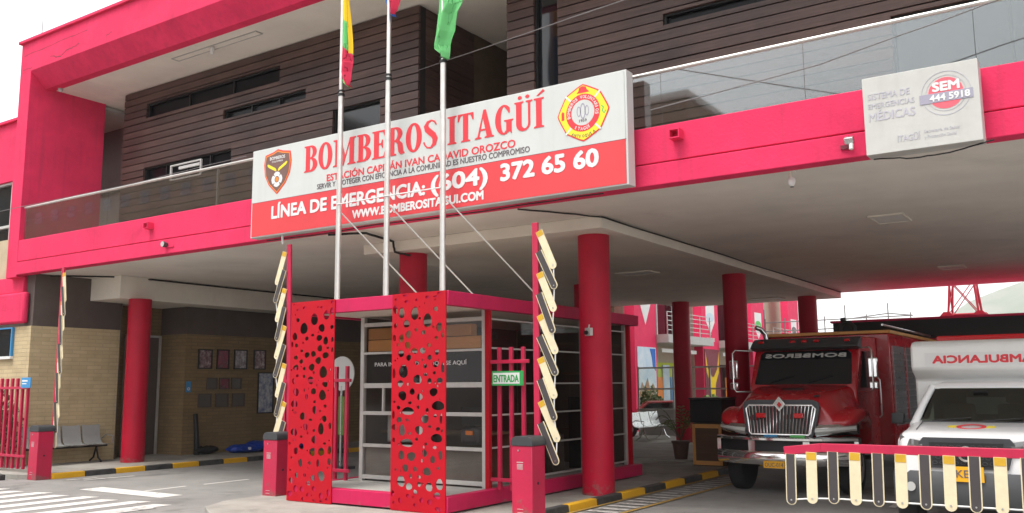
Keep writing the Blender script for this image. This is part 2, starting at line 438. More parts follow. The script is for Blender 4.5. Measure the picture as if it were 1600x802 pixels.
# ------------------------------------------------------------------ mesh builder
class MB:
    def __init__(s):
        s.v, s.f, s.mi = [], [], []
    def add(s, vs, fs, mi=0):
        b = len(s.v)
        s.v += [Vector(p) for p in vs]
        for f in fs:
            s.f.append([b+i for i in f])
            s.mi.append(mi)
    def box(s, x0, x1, y0, y1, z0, z1, mi=0):
        s.add([(x0,y0,z0),(x1,y0,z0),(x1,y1,z0),(x0,y1,z0),(x0,y0,z1),(x1,y0,z1),(x1,y1,z1),(x0,y1,z1)],
              [(3,2,1,0),(4,5,6,7),(0,1,5,4),(1,2,6,5),(2,3,7,6),(3,0,4,7)], mi)
        return s
    def obox(s, c, sx, sy, sz, R, mi=0):
        c = Vector(c)
        vs = []
        for z in (-.5, .5):
            for x, y in ((-.5,-.5),(.5,-.5),(.5,.5),(-.5,.5)):
                vs.append(c + R @ Vector((x*sx, y*sy, z*sz)))
        s.add(vs, [(3,2,1,0),(4,5,6,7),(0,1,5,4),(1,2,6,5),(2,3,7,6),(3,0,4,7)], mi)
        return s
    def tube(s, pts, r, n=10, mi=0, caps=True, closed=False):
        pts = [Vector(p) for p in pts]
        rs = r if isinstance(r, (list, tuple)) else [r]*len(pts)
        rings = []
        prev = None
        for i, p in enumerate(pts):
            if closed:
                d = (pts[(i+1) % len(pts)] - pts[i-1])
            else:
                d = (pts[min(i+1, len(pts)-1)] - pts[max(i-1, 0)])
            d = d.normalized()
            a = prev - d*prev.dot(d) if prev else None
            if a is None or a.length < 1e-4:
                a = d.orthogonal()
            a.normalize()
            prev = a
            b = d.cross(a)
            rings.append([p + rs[i]*(math.cos(2*PI*k/n)*a + math.sin(2*PI*k/n)*b) for k in range(n)])
        s.loft(rings, mi, caps and not closed, closed)
        return s
    def cyl(s, p0, p1, r, n=24, mi=0, r1=None):
        return s.tube([p0, p1], [r, r if r1 is None else r1], n, mi)
    def loft(s, rings, mi=0, caps=True, closed=False):
        n = len(rings[0])
        vs = [p for r in rings for p in r]
        fs = []
        m_ = len(rings)
        for i in range(m_ if closed else m_-1):
            j = (i+1) % m_
            for k in range(n):
                k2 = (k+1) % n
                fs.append((i*n+k, i*n+k2, j*n+k2, j*n+k))
        if caps:
            fs.append(tuple(reversed(range(n))))
            fs.append(tuple((m_-1)*n+k for k in range(n)))
        s.add(vs, fs, mi)
        return s
    def prism(s, poly, depth, frame, mi=0):
        """poly in (u,v); frame=(origin, U, V, N): extruded from origin along N by depth"""
        o, U, V, N = [Vector(a) for a in frame]
        n = len(poly)
        a = [o + U*p[0] + V*p[1] for p in poly]
        b = [q + N*depth for q in a]
        fs = [tuple(range(n)), tuple(reversed(range(n, 2*n)))]
        fs += [(i, i+n, (i+1) % n + n, (i+1) % n) for i in range(n)]
        s.add(a+b, fs, mi)
        return s
    def shape(s, loops, depth, frame, mi=0):
        """filled 2D loops (outer + holes), extruded to +N by depth"""
        o, U, V, N = [Vector(a) for a in frame]
        cu = bpy.data.curves.new('t', 'CURVE')
        cu.dimensions = '2D'
        cu.fill_mode = 'BOTH'
        cu.extrude = 0.5
        for lp in loops:
            sp = cu.splines.new('POLY')
            sp.points.add(len(lp)-1)
            for i, p in enumerate(lp):
                sp.points[i].co = (p[0], p[1], 0, 1)
            sp.use_cyclic_u = True
        s._curve(cu, depth, o, U, V, N, mi)
        return s
    def _curve(s, cu, depth, o, U, V, N, mi, norm=None):
        ob = bpy.data.objects.new('t', cu)
        COL.objects.link(ob)
        dg = bpy.context.evaluated_depsgraph_get()
        me = bpy.data.meshes.new_from_object(ob.evaluated_get(dg))
        vs = [v.co.copy() for v in me.vertices]
        fs = [tuple(p.vertices) for p in me.polygons]
        if norm and vs:
            vs = norm(vs)
        vs = [o + U*v.x + V*v.y + N*((v.z+0.5)*depth) for v in vs]
        s.add(vs, fs, mi)
        bpy.data.objects.remove(ob)
        bpy.data.meshes.remove(me)
        bpy.data.curves.remove(cu)
    def text(s, body, w, h, frame, depth=0.004, mi=0, bold=0.0, cap_units=0.73):
        """text w wide, cap height h, lower left at the frame origin"""
        o, U, V, N = [Vector(a) for a in frame]
        shifts = [(0, 0)] if bold <= 0 else [(0, 0), (-1, .5), (1, .5), (-1, -.5), (1, -.5), (0, 1), (0, -1)]
        dx, dy = bold/cap_units*h*.55, bold/cap_units*h*.55
        for q, (a, c) in enumerate(shifts):
            cu = bpy.data.curves.new('t', 'FONT')
            cu.body = body
            cu.extrude = 0.5
            cu.resolution_u = 3
            def norm(vs):
                x0 = min(v.x for v in vs)
                x1 = max(v.x for v in vs)
                return [Vector((dx+(v.x-x0)/(x1-x0)*(w-2*dx)+a*dx, v.y/cap_units*h+c*dy, v.z)) for v in vs]
            s._curve(cu, depth+q*0.00015, o, U, V, N, mi, norm)
        return s
    def build(s, name, mats, parent=None, bevel=0.0, smooth=35, loc=None):
        me = bpy.data.meshes.new(name)
        me.from_pydata([v*K for v in s.v], [], s.f)
        if not isinstance(mats, (list, tuple)):
            mats = [mats]
        for mt in mats:
            me.materials.append(M[mt] if isinstance(mt, str) else mt)
        for p, i in zip(me.polygons, s.mi):
            p.material_index = i
        bm = bmesh.new()
        bm.from_mesh(me)
        bmesh.ops.recalc_face_normals(bm, faces=bm.faces)
        bm.to_mesh(me)
        bm.free()
        if smooth:
            for p in me.polygons:
                p.use_smooth = True
            try:
                me.set_sharp_from_angle(angle=math.radians(smooth))
            except Exception:
                pass
        me.update()
        o = bpy.data.objects.new(name, me)
        COL.objects.link(o)
        if parent:
            o.parent = parent
        if loc:
            o.location = Vector(loc)*K
        if bevel:
            b = o.modifiers.new('bevel', 'BEVEL')
            b.width = bevel*K
            b.segments = 2
            b.limit_method = 'ANGLE'
            b.angle_limit = math.radians(40)
            b.harden_normals = False
        return o

def box(x0, x1, y0, y1, z0, z1):
    return MB().box(x0, x1, y0, y1, z0, z1)
def tag(o, label=None, cat=None, group=None, kind=None):
    if label: o['label'] = label
    if cat: o['category'] = cat
    if group: o['group'] = group
    if kind: o['kind'] = kind
    return o
def thing(name, label, cat, loc=(0, 0, 0), rz=0, group=None):
    o = bpy.data.objects.new(name, None)
    o.empty_display_size = 0.3
    COL.objects.link(o)
    o.location = Vector(loc)*K
    o.rotation_euler = (0, 0, rz)
    return tag(o, label, cat, group)
def kids(o):
    return [c for c in bpy.data.objects if c.parent == o]
def copy_tree(o, parent=None):
    c = o.copy()
    COL.objects.link(c)
    if parent: c.parent = parent
    for ch in kids(o):
        copy_tree(ch, c)
    return c
def fr(x, y, z, face='-y'):
    """frame for flat marks: origin + U,V,N on a face looking to the given side"""
    if face == '-y': return ((x, y, z), (1,0,0), (0,0,1), (0,-1,0))
    if face == '+x': return ((x, y, z), (0,1,0), (0,0,1), (1,0,0))
    if face == 'mirror': return ((x, y, z), (-1,0,0), (0,0,1), (0,-1,0))
    if face == 'up': return ((x, y, z), (1,0,0), (0,1,0), (0,0,1))
def ell(cx, cy, rx, ry, n=16, rot=0, ph=0):
    r = []
    for k in range(n):
        a = 2*PI*k/n + ph
        x, y = rx*math.cos(a), ry*math.sin(a)
        r.append((cx + x*math.cos(rot) - y*math.sin(rot), cy + x*math.sin(rot) + y*math.cos(rot)))
    return r
def struct(name, mb, mt, **kw):
    return tag(mb.build(name, mt, **kw), kind='structure')

# ================================================================== GROUND
g = MB(); g.add([(-2480,-690,-0.03),(1880,-690,-0.03),(1880,2880,-0.03),(-2480,2880,-0.03)], [(0,1,2,3)])
struct('ground', g, 'ground', smooth=0)
g = MB(); g.add([(-60,-40,0),(40,-40,0),(40,60,0),(-60,60,0)], [(0,1,2,3)])
struct('road', g, 'asphalt', smooth=0)

def stepped(poly, z0, z1):
    b = MB()
    b.prism(poly, z1-z0, ((0,0,z0), (1,0,0), (0,1,0), (0,0,1)))
    return b
HP = 0.10
# left pavement (west of the entry lane)
struct('pavement', stepped([(-45,9.05),(-17.62,9.35),(-17.32,9.62),(-17.2,10.2),(-17.02,27),(-45,27)], -0.02, HP), 'concrete', bevel=0.012)
# island under the booth
isl = [(-10.2,8.0),(-10.75,8.35),(-11.05,8.9),(-11.1,9.6),(-11.05,26),(-6.52,26),(-6.42,16),(-6.36,9.3),(-6.5,8.3),(-7.0,7.9)]
struct('traffic_island', stepped(isl, -0.02, HP-0.035), 'concrete', bevel=0.012)
# painted kerbs
def kerb(p0, p1, n, z1, start):
    b = MB()
    p0, p1 = Vector(p0), Vector(p1)
    d = (p1-p0)/n
    side = Vector((d.y, -d.x)).normalized()*0.13
    for i in range(n):
        a, c = p0+d*i, p0+d*(i+1)
        g_ = d.normalized()*0.004
        q = [a+g_, c-g_, c-g_+side, a+g_+side]
        lo = [(v.x, v.y, -0.02) for v in q]
        q2 = [a+g_, c-g_, c-g_+side*0.9, a+g_+side*0.9]
        hi = [(v.x, v.y, z1) for v in q2]
        b.add(lo+hi, [(3,2,1,0),(4,5,6,7),(0,1,5,4),(1,2,6,5),(2,3,7,6),(3,0,4,7)], (i+start) % 2)
    return b
struct('kerb', kerb((-17.2,9.75),(-17.02,20.25), 16, HP+0.004, 0), ['yellow', 'kblack'], bevel=0.014)
struct('kerb', kerb((-30,9.0),(-17.72,9.2), 8, HP+0.004, 0), ['yellow', 'kblack'], bevel=0.014)
struct('kerb', kerb((-6.42,9.2),(-6.52,20.4), 14, HP+0.004, 1), ['kblack', 'yellow'], bevel=0.014)

# road markings: flat sheets a few millimetres above the asphalt
def sheet(polys, z=0.005):
    b = MB()
    for p in polys:
        b.add([(x, y, z) for x, y in p], [tuple(range(len(p)))])
    return b
def strip(p0, p1, w):
    a, c = Vector(p0), Vector(p1)
    d = (c-a).normalized()
    s_ = Vector((-d.y, d.x))*w/2
    return [tuple(a-s_), tuple(c-s_), tuple(c+s_), tuple(a+s_)]
cw = []
for i in range(9):
    x = -17.0 + i*0.62
    y1 = 8.25 + 0.03*i + (0.06 if i % 2 else -0.05)
    cw.append([(x, 4.0), (x+0.30, 4.0), (x+0.30, y1+0.1), (x, y1)])
struct('crosswalk', sheet(cw), 'mark', smooth=0)
struct('road_marking', sheet([strip((-14.9,9.2),(-12.65,9.18),0.42), strip((-13.70,9.42),(-13.74,10.25),0.08), strip((-13.70,10.6),(-13.70,11.6),0.08),
       strip((-13.70,12.2),(-13.70,13.2),0.08)]), 'mark', smooth=0)
struct('road_marking', sheet([strip((-16.6,9.75),(-16.5,10.3),0.1), strip((-16.3,9.9),(-16.2,10.9),0.12), strip((-11.75,6.2),(-11.75,8.2),0.3)], 0.009), 'markold', smooth=0)
hz = []
for i in range(26):
    y = 8.6 + i*0.30
    hz.append([(-6.18, y), (-5.72, y-0.0), (-5.72, y+0.13), (-6.18, y+0.13)])
struct('road_marking', sheet(hz, 0.0105), 'markold', smooth=0)
struct('road_marking', sheet([strip((-5.64,8.3),(-5.66,16.6),0.07), strip((-6.24,8.3),(-6.30,16.6),0.06)], 0.0145), 'ymark', smooth=0)
struct('road_marking', sheet([strip((-2.9,10.1),(-2.9,11.6),0.12), strip((-2.75,13.4),(-2.75,15.0),0.1)], 0.008), 'markold', smooth=0)

# hills far beyond
hl = MB()
N = 60
ridge, foot = [], []
for i in range(N+1):
    t = i/N
    ang = math.radians(-62 + 92*t)
    D = 1600
    bx, by = D*math.sin(ang), D*math.cos(ang)
    # highest towards the right of the photo
    deg = math.degrees(ang)
    h = max(46, min(104, 75+6*(deg+5))) + 3*math.sin(deg*0.9) + 2*math.sin(deg*2.7+1)
    foot.append((bx, by, -2)); ridge.append((bx*1.35, by*1.35, h*2.58))
mid = [((f[0]*0.55+r[0]*0.45), (f[1]*0.55+r[1]*0.45), r[2]*0.55+16*math.sin(i*1.3)) for i, (f, r) in enumerate(zip(foot, ridge))]
back = [(r[0]*1.3, r[1]*1.3, -2) for r in ridge]
hl.loft([foot, mid, ridge, back], caps=False)
# loft closes rings; cut the wrap faces
hl.f = [f for f in hl.f if max(i % (N+1) for i in f) - min(i % (N+1) for i in f) < 5]
hl.mi = [0]*len(hl.f)
struct('hills', hl, 'hill', smooth=60)

# ================================================================== FIRE STATION
YF, CZ, BZ = 10.2, 4.2, 4.02
ST = thing('fire_station', 'two storey pink and dark timber fire station built over a drive through', 'building', (-10, YF, 0))
OX, OY = -10, YF
def sb(x0, x1, y0, y1, z0, z1):       # box in world layout coordinates, local to the station
    return MB().box(x0-OX, x1-OX, y0-OY, y1-OY, z0, z1)
# roof band: upper front beam with a slanted underside, plus roof deck
def prof_x(poly, x0, x1):             # polygon in (y,z) pulled along x
    b = MB()
    b.prism([(p[0]-OY, p[1]) for p in poly], x1-x0, ((x0-OX,0,0), (0,1,0), (0,0,1), (1,0,0)))
    return b
prof_x([(10.2,8.80),(10.55,8.46),(10.75,8.46),(10.75,9.5),(10.2,9.5)], -20.24, 3.2).build('roof_band', 'pink', ST, bevel=0.01)
sb(-20.30, 3.26, 10.14, 10.85, 9.5, 9.57).build('roof_coping', 'pink', ST, bevel=0.01)
sb(-20.24, 3.2, 10.75, 26.0, 8.50, 9.45).build('soffit', 'plaster', ST)
w_ = sb(-20.24, -19.80, 10.2, 12.05, 4.12, 8.80)
w_.build('end_wall', 'pink', ST, bevel=0.012)
def crack(pts, w):
    b = MB()
    P_ = []
    rnd = random.Random(len(pts)+int(pts[0][0]*10))
    for (x0, z0), (x1, z1) in zip(pts[:-1], pts[1:]):
        for k in range(7):
            t = k/7
            P_.append((x0+(x1-x0)*t+rnd.uniform(-.02,.02), z0+(z1-z0)*t+rnd.uniform(-.014,.014)))
    P_.append(pts[-1])
    ws = [w*rnd.uniform(.3, 1.2) for _ in P_]
    poly = ribbon_pts(P_, ws)
    for q in range(len(P_)-1):
        a, c, d, e = poly[0][q], poly[0][q+1], poly[1][q+1], poly[1][q]
        b.add([(p[0]-OX, 10.1975-OY, p[1]) for p in (a, c, d, e)], [(0,1,2,3)])
    b.build('paint_crack', 'maroon', ST, smooth=0)
def ribbon_pts(pts, ws):
    return [(p[0], p[1]+w/2) for p, w in zip(pts, ws)], [(p[0], p[1]-w/2) for p, w in zip(pts, ws)]
crack([(-20.1,9.21),(-19.4,9.21),(-18.5,9.24),(-17.6,9.25)], .010)
crack([(-19.0,8.97),(-18.75,8.90),(-18.58,8.87),(-18.4,8.97),(-18.15,8.98),(-17.9,9.02)], .022)
crack([(-20.12,8.86),(-19.95,8.88),(-19.75,8.86)], .016)
crack([(-16.9,8.95),(-16.7,9.0)], .02)
# balcony slab: fascia in two bands with a drip groove, plaster ceiling
sb(-19.80, 3.2, 10.2, 10.42, 4.46, 4.93).build('fascia', 'pink', ST, bevel=0.012)
sb(-19.80, 3.2, 10.185, 10.42, 4.17, 4.445).build('lower_fascia', 'pink', ST, bevel=0.01)
sb(-19.80, 3.2, 10.235, 10.42, 4.445, 4.46).build('drip_groove', 'maroon', ST)
sb(-19.80, 3.2, 10.42, 26.0, CZ, 4.80).build('ceiling_slab', 'plaster', ST)
sb(-11.0, -6.22, 11.72, 25.7, BZ, CZ-0.002).build('drop_beam', 'beam', ST, bevel=0.008)
sb(-20.18, -18.3, 11.72, 25.7, 3.69, CZ-0.003).build('drop_beam', 'beam', ST, bevel=0.008)
# columns
def column(x, y, z1, r=0.245):
    b = MB()
    b.cyl((x-OX, y-OY, 0.05), (x-OX, y-OY, z1), r, 40)
    return b
for (x, y, z1) in ((-6.7,12.35,BZ),(-10.25,12.2,BZ),(-6.7,18.6,BZ),(-10.25,18.4,BZ),(-6.85,24.6,BZ),(-10.25,24.0,BZ),(-18.24,12.2,3.69)):
    column(x, y, z1).build('column', 'crimson', ST, smooth=50)
# timber cladding with window slits
def cladding(x0, x1, z0, z1, y, holes, hb=0.158):
    b = MB()
    z = z0
    k = 0
    while z < z1-0.02:
        t = min(z+hb-0.02, z1)
        segs = [(x0, x1)]
        for hx0, hx1, hz0, hz1 in holes:
            lo, hi = max(z, hz0), min(t, hz1)
            if hi-lo > 0.02:
                ns = []
                for a, c in segs:
                    if hx1 <= a or hx0 >= c: ns.append((a, c)); continue
                    if hx0 > a: ns.append((a, hx0))
                    if hx1 < c: ns.append((hx1, c))
                    # keep the board above or below the opening
                    if z < hz0-0.005: b.box(max(a,hx0)-OX, min(c,hx1)-OX, y-OY, y-OY+0.05, z, hz0)
                    if t > hz1+0.005: b.box(max(a,hx0)-OX, min(c,hx1)-OX, y-OY, y-OY+0.05, hz1, t)
                segs = ns
        for a, c in segs:
            dy = 0.004*math.sin(k*2.3)
            b.box(a-OX, c-OX, y-OY+dy, y-OY+0.05, z, t)
        z += hb
        k += 1
    return b
WY = 11.88
wl = [(-17.9,-15.1,7.76,8.12),(-15.2,-12.72,7.38-0.02,7.60),(-17.9,-14.9,6.2,6.62),(-12.0,-10.8,6.3,6.92)]
# slits follow the facade horizontally
wl[0] = (-17.9,-13.5,7.78,8.12)
wl[1] = (-15.2,-12.74,7.28,7.48)
cladding(-18.75, -9.9, 4.86, 8.5, WY, wl).build('timber_cladding', 'wood', ST)
wr_ = [(-7.47,-7.02,4.9,8.3),(-5.2,-1.9,6.98,7.16),(-2.06,0.6,5.2,6.36)]
cladding(-8.0, 3.2, 4.86, 8.5, WY, wr_).build('timber_cladding', 'wood', ST)
def backing(x0, x1, z0, z1, holes):     # wall behind the boards, with the openings left out
    b = MB()
    xs = sorted({x0, x1, *[h[0] for h in holes], *[h[1] for h in holes]})
    zs = sorted({z0, z1, *[h[2] for h in holes], *[h[3] for h in holes]})
    for i in range(len(xs)-1):
        for j in range(len(zs)-1):
            cx, cz = (xs[i]+xs[i+1])/2, (zs[j]+zs[j+1])/2
            if any(h[0] < cx < h[1] and h[2] < cz < h[3] for h in holes): continue
            b.box(xs[i]-OX, xs[i+1]-OX, WY+0.052-OY, WY+0.2-OY, zs[j], zs[j+1])
    return b
backing(-18.75, -9.9, 4.81, 8.49, wl).build('backing_wall', 'woodgap', ST)
backing(-8.0, 3.2, 4.81, 8.49, wr_).build('backing_wall', 'woodgap', ST)
def window(x0, x1, z0, z1, frame_mat='black', bars=0, pane='slitglass'):
    f = MB()
    t = 0.03
    y0, y1 = WY+0.06-OY, WY+0.12-OY
    a, c = x0-OX, x1-OX
    f.box(a, c, y0, y1, z0, z0+t); f.box(a, c, y0, y1, z1-t, z1)
    f.box(a, a+t, y0, y1, z0+t, z1-t); f.box(c-t, c, y0, y1, z0+t, z1-t)
    for k in range(bars):
        xx = a + (c-a)*(k+1)/(bars+1)
        f.box(xx-0.015, xx+0.015, y0+0.003, y1-0.003, z0+t, z1-t)
    wnd = f.build('window', frame_mat, ST)
    MB().box(a+0.01, c-0.01, y1+0.01, y1+0.02, z0+0.01, z1-0.01).build('pane', pane, wnd)
    return wnd
for h in wl[:2]: window(*h, bars=2)
wC = window(*wl[2], bars=3)
cas = MB()      # white casement tilted in the low left window
for (a, c, z0, z1) in ((-16.9,-15.85,6.5,6.53),(-16.9,-15.85,6.18,6.21),(-16.9,-16.87,6.21,6.5),(-15.88,-15.85,6.21,6.5),(-16.6,-15.9,6.40,6.46)):
    cas.box(a-OX, c-OX, WY-0.02-OY, WY+0.02-OY, z0, z1)
cas.build('casement', 'whitepaint', wC)
window(*wl[3], pane='darkglass')
window(*wr_[0], pane='darkglass'); window(*wr_[1], bars=1); window(*wr_[2], bars=1, pane='darkglass')
# recess between the two timber volumes
cl2 = MB()
for k in range(23):
    z = 4.86+k*0.158
    cl2.box(-9.9-OX-0.06, -9.9-OX, WY+0.205-OY, 13.55-OY, z, min(z+0.146, 8.495))
cl2.build('recess_cladding', 'wood', ST)
sb(-10.2, -9.965, 12.1, 17.5, 4.81, 8.49).build('recess_wall', 'tan', ST)
sb(-9.96, -9.90, 13.56, 17.5, 4.81, 8.49).build('recess_wall', 'tan', ST)
sb(-9.9, -7.8, 17.4, 17.6, 4.81, 8.49).build('recess_wall', 'tan', ST)
sb(-8.0, -7.8, 12.1, 17.4, 4.81, 8.49).build('recess_wall', 'tan', ST)
# gap between end wall and timber volume: back wall, added enclosure to shade it
sb(-26.0, -18.7, 13.3, 13.5, 4.1, 9.4).build('rear_wall', 'bgrey', ST)
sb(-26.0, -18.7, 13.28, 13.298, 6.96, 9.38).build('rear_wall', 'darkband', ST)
sb(-26.0, -19.9, 12.06, 13.27, 8.40, 8.48).build('shade_ceiling', 'bgrey', ST)  # unseen ceiling, added to shade the rear wall
sb(-24.0, -23.8, 12.06, 13.27, 4.1, 8.39).build('rear_wall', 'darkband', ST)  # unseen side wall, added to keep sky light out of the gap
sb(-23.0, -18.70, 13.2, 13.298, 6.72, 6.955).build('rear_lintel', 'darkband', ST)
# glass railing
RL = sb(-19.72, 3.2, 10.255, 10.295, 5.60, 5.64)
RL = MB().cyl((-19.75-OX, 10.27-OY, 5.66), (3.2-OX, 10.27-OY, 5.66), 0.026, 14)
rail = RL.build('railing', 'pole', ST)
xs = [-19.72, -16.6, -13.25, -10.0, -7.5, -4.55, -2.75, -0.97, 1.0, 3.0]
for a, c in zip(xs[:-1], xs[1:]):
    sb(a+0.003, c-0.003, 10.262, 10.274, 4.90, 5.63).build('glass_panel', 'railglass', rail)
sb(-13.27, -13.23, 10.28, 10.31, 4.93, 5.64).build('post', 'alu', rail)
# ground floor left: brick walls, dark upper band, recess with door
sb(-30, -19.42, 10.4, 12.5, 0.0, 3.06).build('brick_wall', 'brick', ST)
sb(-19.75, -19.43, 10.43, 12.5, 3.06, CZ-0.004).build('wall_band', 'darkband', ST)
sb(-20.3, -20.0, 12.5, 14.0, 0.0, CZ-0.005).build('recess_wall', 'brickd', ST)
sb(-20.0, -19.42, 12.5, 12.53, 0.0, CZ-0.006).build('recess_jamb', 'darkband', ST)
dr = sb(-19.99, -19.93, 13.05, 13.9, 0.1, 2.95).build('door', 'darkband', ST)
fr_ = MB()
for a, c, z0, z1 in ((13.0,13.05,0.1,3.0),(13.9,13.96,0.1,3.0),(13.05,13.9,2.95,3.0)):
    fr_.box(-19.99-OX, -19.90-OX, a-OY, c-OY, z0, z1)
fr_.build('frame', 'alu', dr)
sb(-19.925, -19.86, 13.14, 13.17, 1.0, 1.25).build('handle', 'steel', dr)
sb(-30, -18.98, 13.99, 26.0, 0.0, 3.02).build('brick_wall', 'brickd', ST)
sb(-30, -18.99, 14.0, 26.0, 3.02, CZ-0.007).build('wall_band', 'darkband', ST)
sb(-18.98, -13.4, 25.7, 26.0, 0.0, CZ-0.008).build('rear_wall', 'brickd', ST)
# wing to the left of the end wall
sb(-34, -20.26, 10.48, 10.8, 6.45, 7.86).build('wing_wall', 'pink', ST, bevel=0.01)
sb(-34, -20.30, 10.40, 10.9, 7.86, 7.92).build('wing_coping', 'pink', ST)
sb(-34, -20.26, 10.55, 10.8, 3.86, 5.10).build('wing_wall', 'beige', ST)
wg = sb(-34, -20.26, 10.62, 10.66, 5.10, 6.45).build('window', 'darkglass', ST)
fm = MB()
for x in (-20.30,-20.9,-22.1,-23.4,-25): fm.box(x-0.03-OX, x+0.03-OX, 10.54-OY, 10.61-OY, 5.10, 6.45)
fm.box(-34-OX, -20.26-OX, 10.53-OY, 10.61-OY, 5.38, 5.44)
fm.box(-34-OX, -20.26-OX, 10.53-OY, 10.61-OY, 6.40, 6.45)
fm.build('frame', 'alu', wg)
sb(-34, -19.56, 10.28, 10.41, 3.12, 3.80).build('pink_band', 'pink', ST, bevel=0.05)
sb(-34, -19.78, 10.36, 10.48, 3.80, 4.16).build('pink_band', 'pink', ST, bevel=0.02)
wg = sb(-22.0, -20.12, 10.37, 10.395, 2.42, 3.02).build('window', 'darkglass', ST)
fm = MB()
fm.box(-22.05-OX, -20.07-OX, 10.33-OY, 10.396-OY, 2.36, 2.42)
fm.build('sill', 'whitepaint', wg)
fm = MB(); fm.box(-20.12-OX, -20.08-OX, 10.34-OY, 10.397-OY, 2.42, 3.05); fm.box(-22.05-OX, -20.12-OX, 10.34-OY, 10.397-OY, 3.02, 3.05)
fm.build('frame', 'bluesign', wg)
# square drain spouts and small fixtures on the fascia
for x, z in ((-15.02,4.74),(-4.31,4.76)):
    b = MB()
    for a, c, z0, z1 in ((-.07,.07,.045,.06),(-.07,.07,-.06,-.045),(-.07,-.055,-.045,.045),(.055,.07,-.045,.045)):
        b.box(x+a-OX, x+c-OX, 10.06-OY, 10.2-OY, z+z0, z+z1)
    b.build('drain_spout', 'pink', ST)

# ceiling lights
def ceiling_light(x, y, z, lx, ly, label):
    t = thing('ceiling_light', label, 'light', (x, y, z), 0, 'recessed lights in the drive through ceiling')
    f = MB()
    h = 0.03
    f.box(-lx/2, lx/2, -ly/2, -ly/2+.03, -h, -0.003); f.box(-lx/2, lx/2, ly/2-.03, ly/2, -h, -0.003)
    f.box(-lx/2, -lx/2+.03, -ly/2+.03, ly/2-.03, -h, -0.003); f.box(lx/2-.03, lx/2, -ly/2+.03, ly/2-.03, -h, -0.003)
    f.build('frame', 'beam', t)
    MB().box(-lx/2+.03, lx/2-.03, -ly/2+.03, ly/2-.03, -0.02, -0.008).build('diffuser', 'lightpanel', t)
ceiling_light(-2.72, 14.5, CZ, 0.5, 0.75, 'square ceiling light above the ambulance, larger of the two over the exit lane')
ceiling_light(-2.85, 21.6, CZ, 0.5, 0.6, 'small ceiling light near the far open edge, beyond the one over the ambulance')
ceiling_light(-8.2, 17.0, BZ, 0.8, 0.5, 'ceiling light just right of the front red column beside the booth')
ceiling_light(-7.9, 24.4, BZ, 0.9, 0.5, 'ceiling light behind the column left of the fire truck')

# ================================================================== MAIN SIGN
SG = thing('sign_board', 'long white and red signboard with the fire brigade name on the pink balcony', 'sign', (-11.86, 9.9, 4.16))
W_, H_ = 7.0, 1.49
MB().box(0, W_, 0.012, 0.20, 0, H_).build('casing', 'signwhite', SG, bevel=0.006)
MB().box(0.03, W_-0.03, 0.004, 0.0118, 0.59, H_-0.02).build('white_panel', 'signwhite', SG)
MB().box(0.03, W_-0.03, 0.003, 0.0116, 0.02, 0.585).build('red_panel', 'signred', SG)
MB().box(0.02, W_-0.02, 0.001, 0.0112, 0.5855, 0.5895).build('divider', 'letgrey', SG)
def arc(cx, cy, rx, ry, a0, a1, n=10):
    return [(cx+rx*math.cos(math.radians(a0+(a1-a0)*k/n)), cy+ry*math.sin(math.radians(a0+(a1-a0)*k/n))) for k in range(n+1)]
def ribbon(pts, ws):
    L_, R_ = [], []
    n = len(pts)
    for i in range(n):
        a, c = pts[max(0,i-1)], pts[min(n-1,i+1)]
        dx, dy = c[0]-a[0], c[1]-a[1]
        l = math.hypot(dx, dy) or 1
        nx, ny = -dy/l, dx/l
        L_.append((pts[i][0]+nx*ws[i]/2, pts[i][1]+ny*ws[i]/2)); R_.append((pts[i][0]-nx*ws[i]/2, pts[i][1]-ny*ws[i]/2))
    return L_ + R_[::-1]
s_c = [(.50,.80),(.44,.92),(.32,.975),(.18,.93),(.12,.80),(.16,.68),(.28,.56),(.40,.45),(.46,.32),(.43,.14),(.30,.03),(.16,.05),(.07,.16),(.03,.26)]
s_w = [.05,.05,.05,.10,.17,.20,.20,.20,.19,.15,.06,.05,.05,.05]
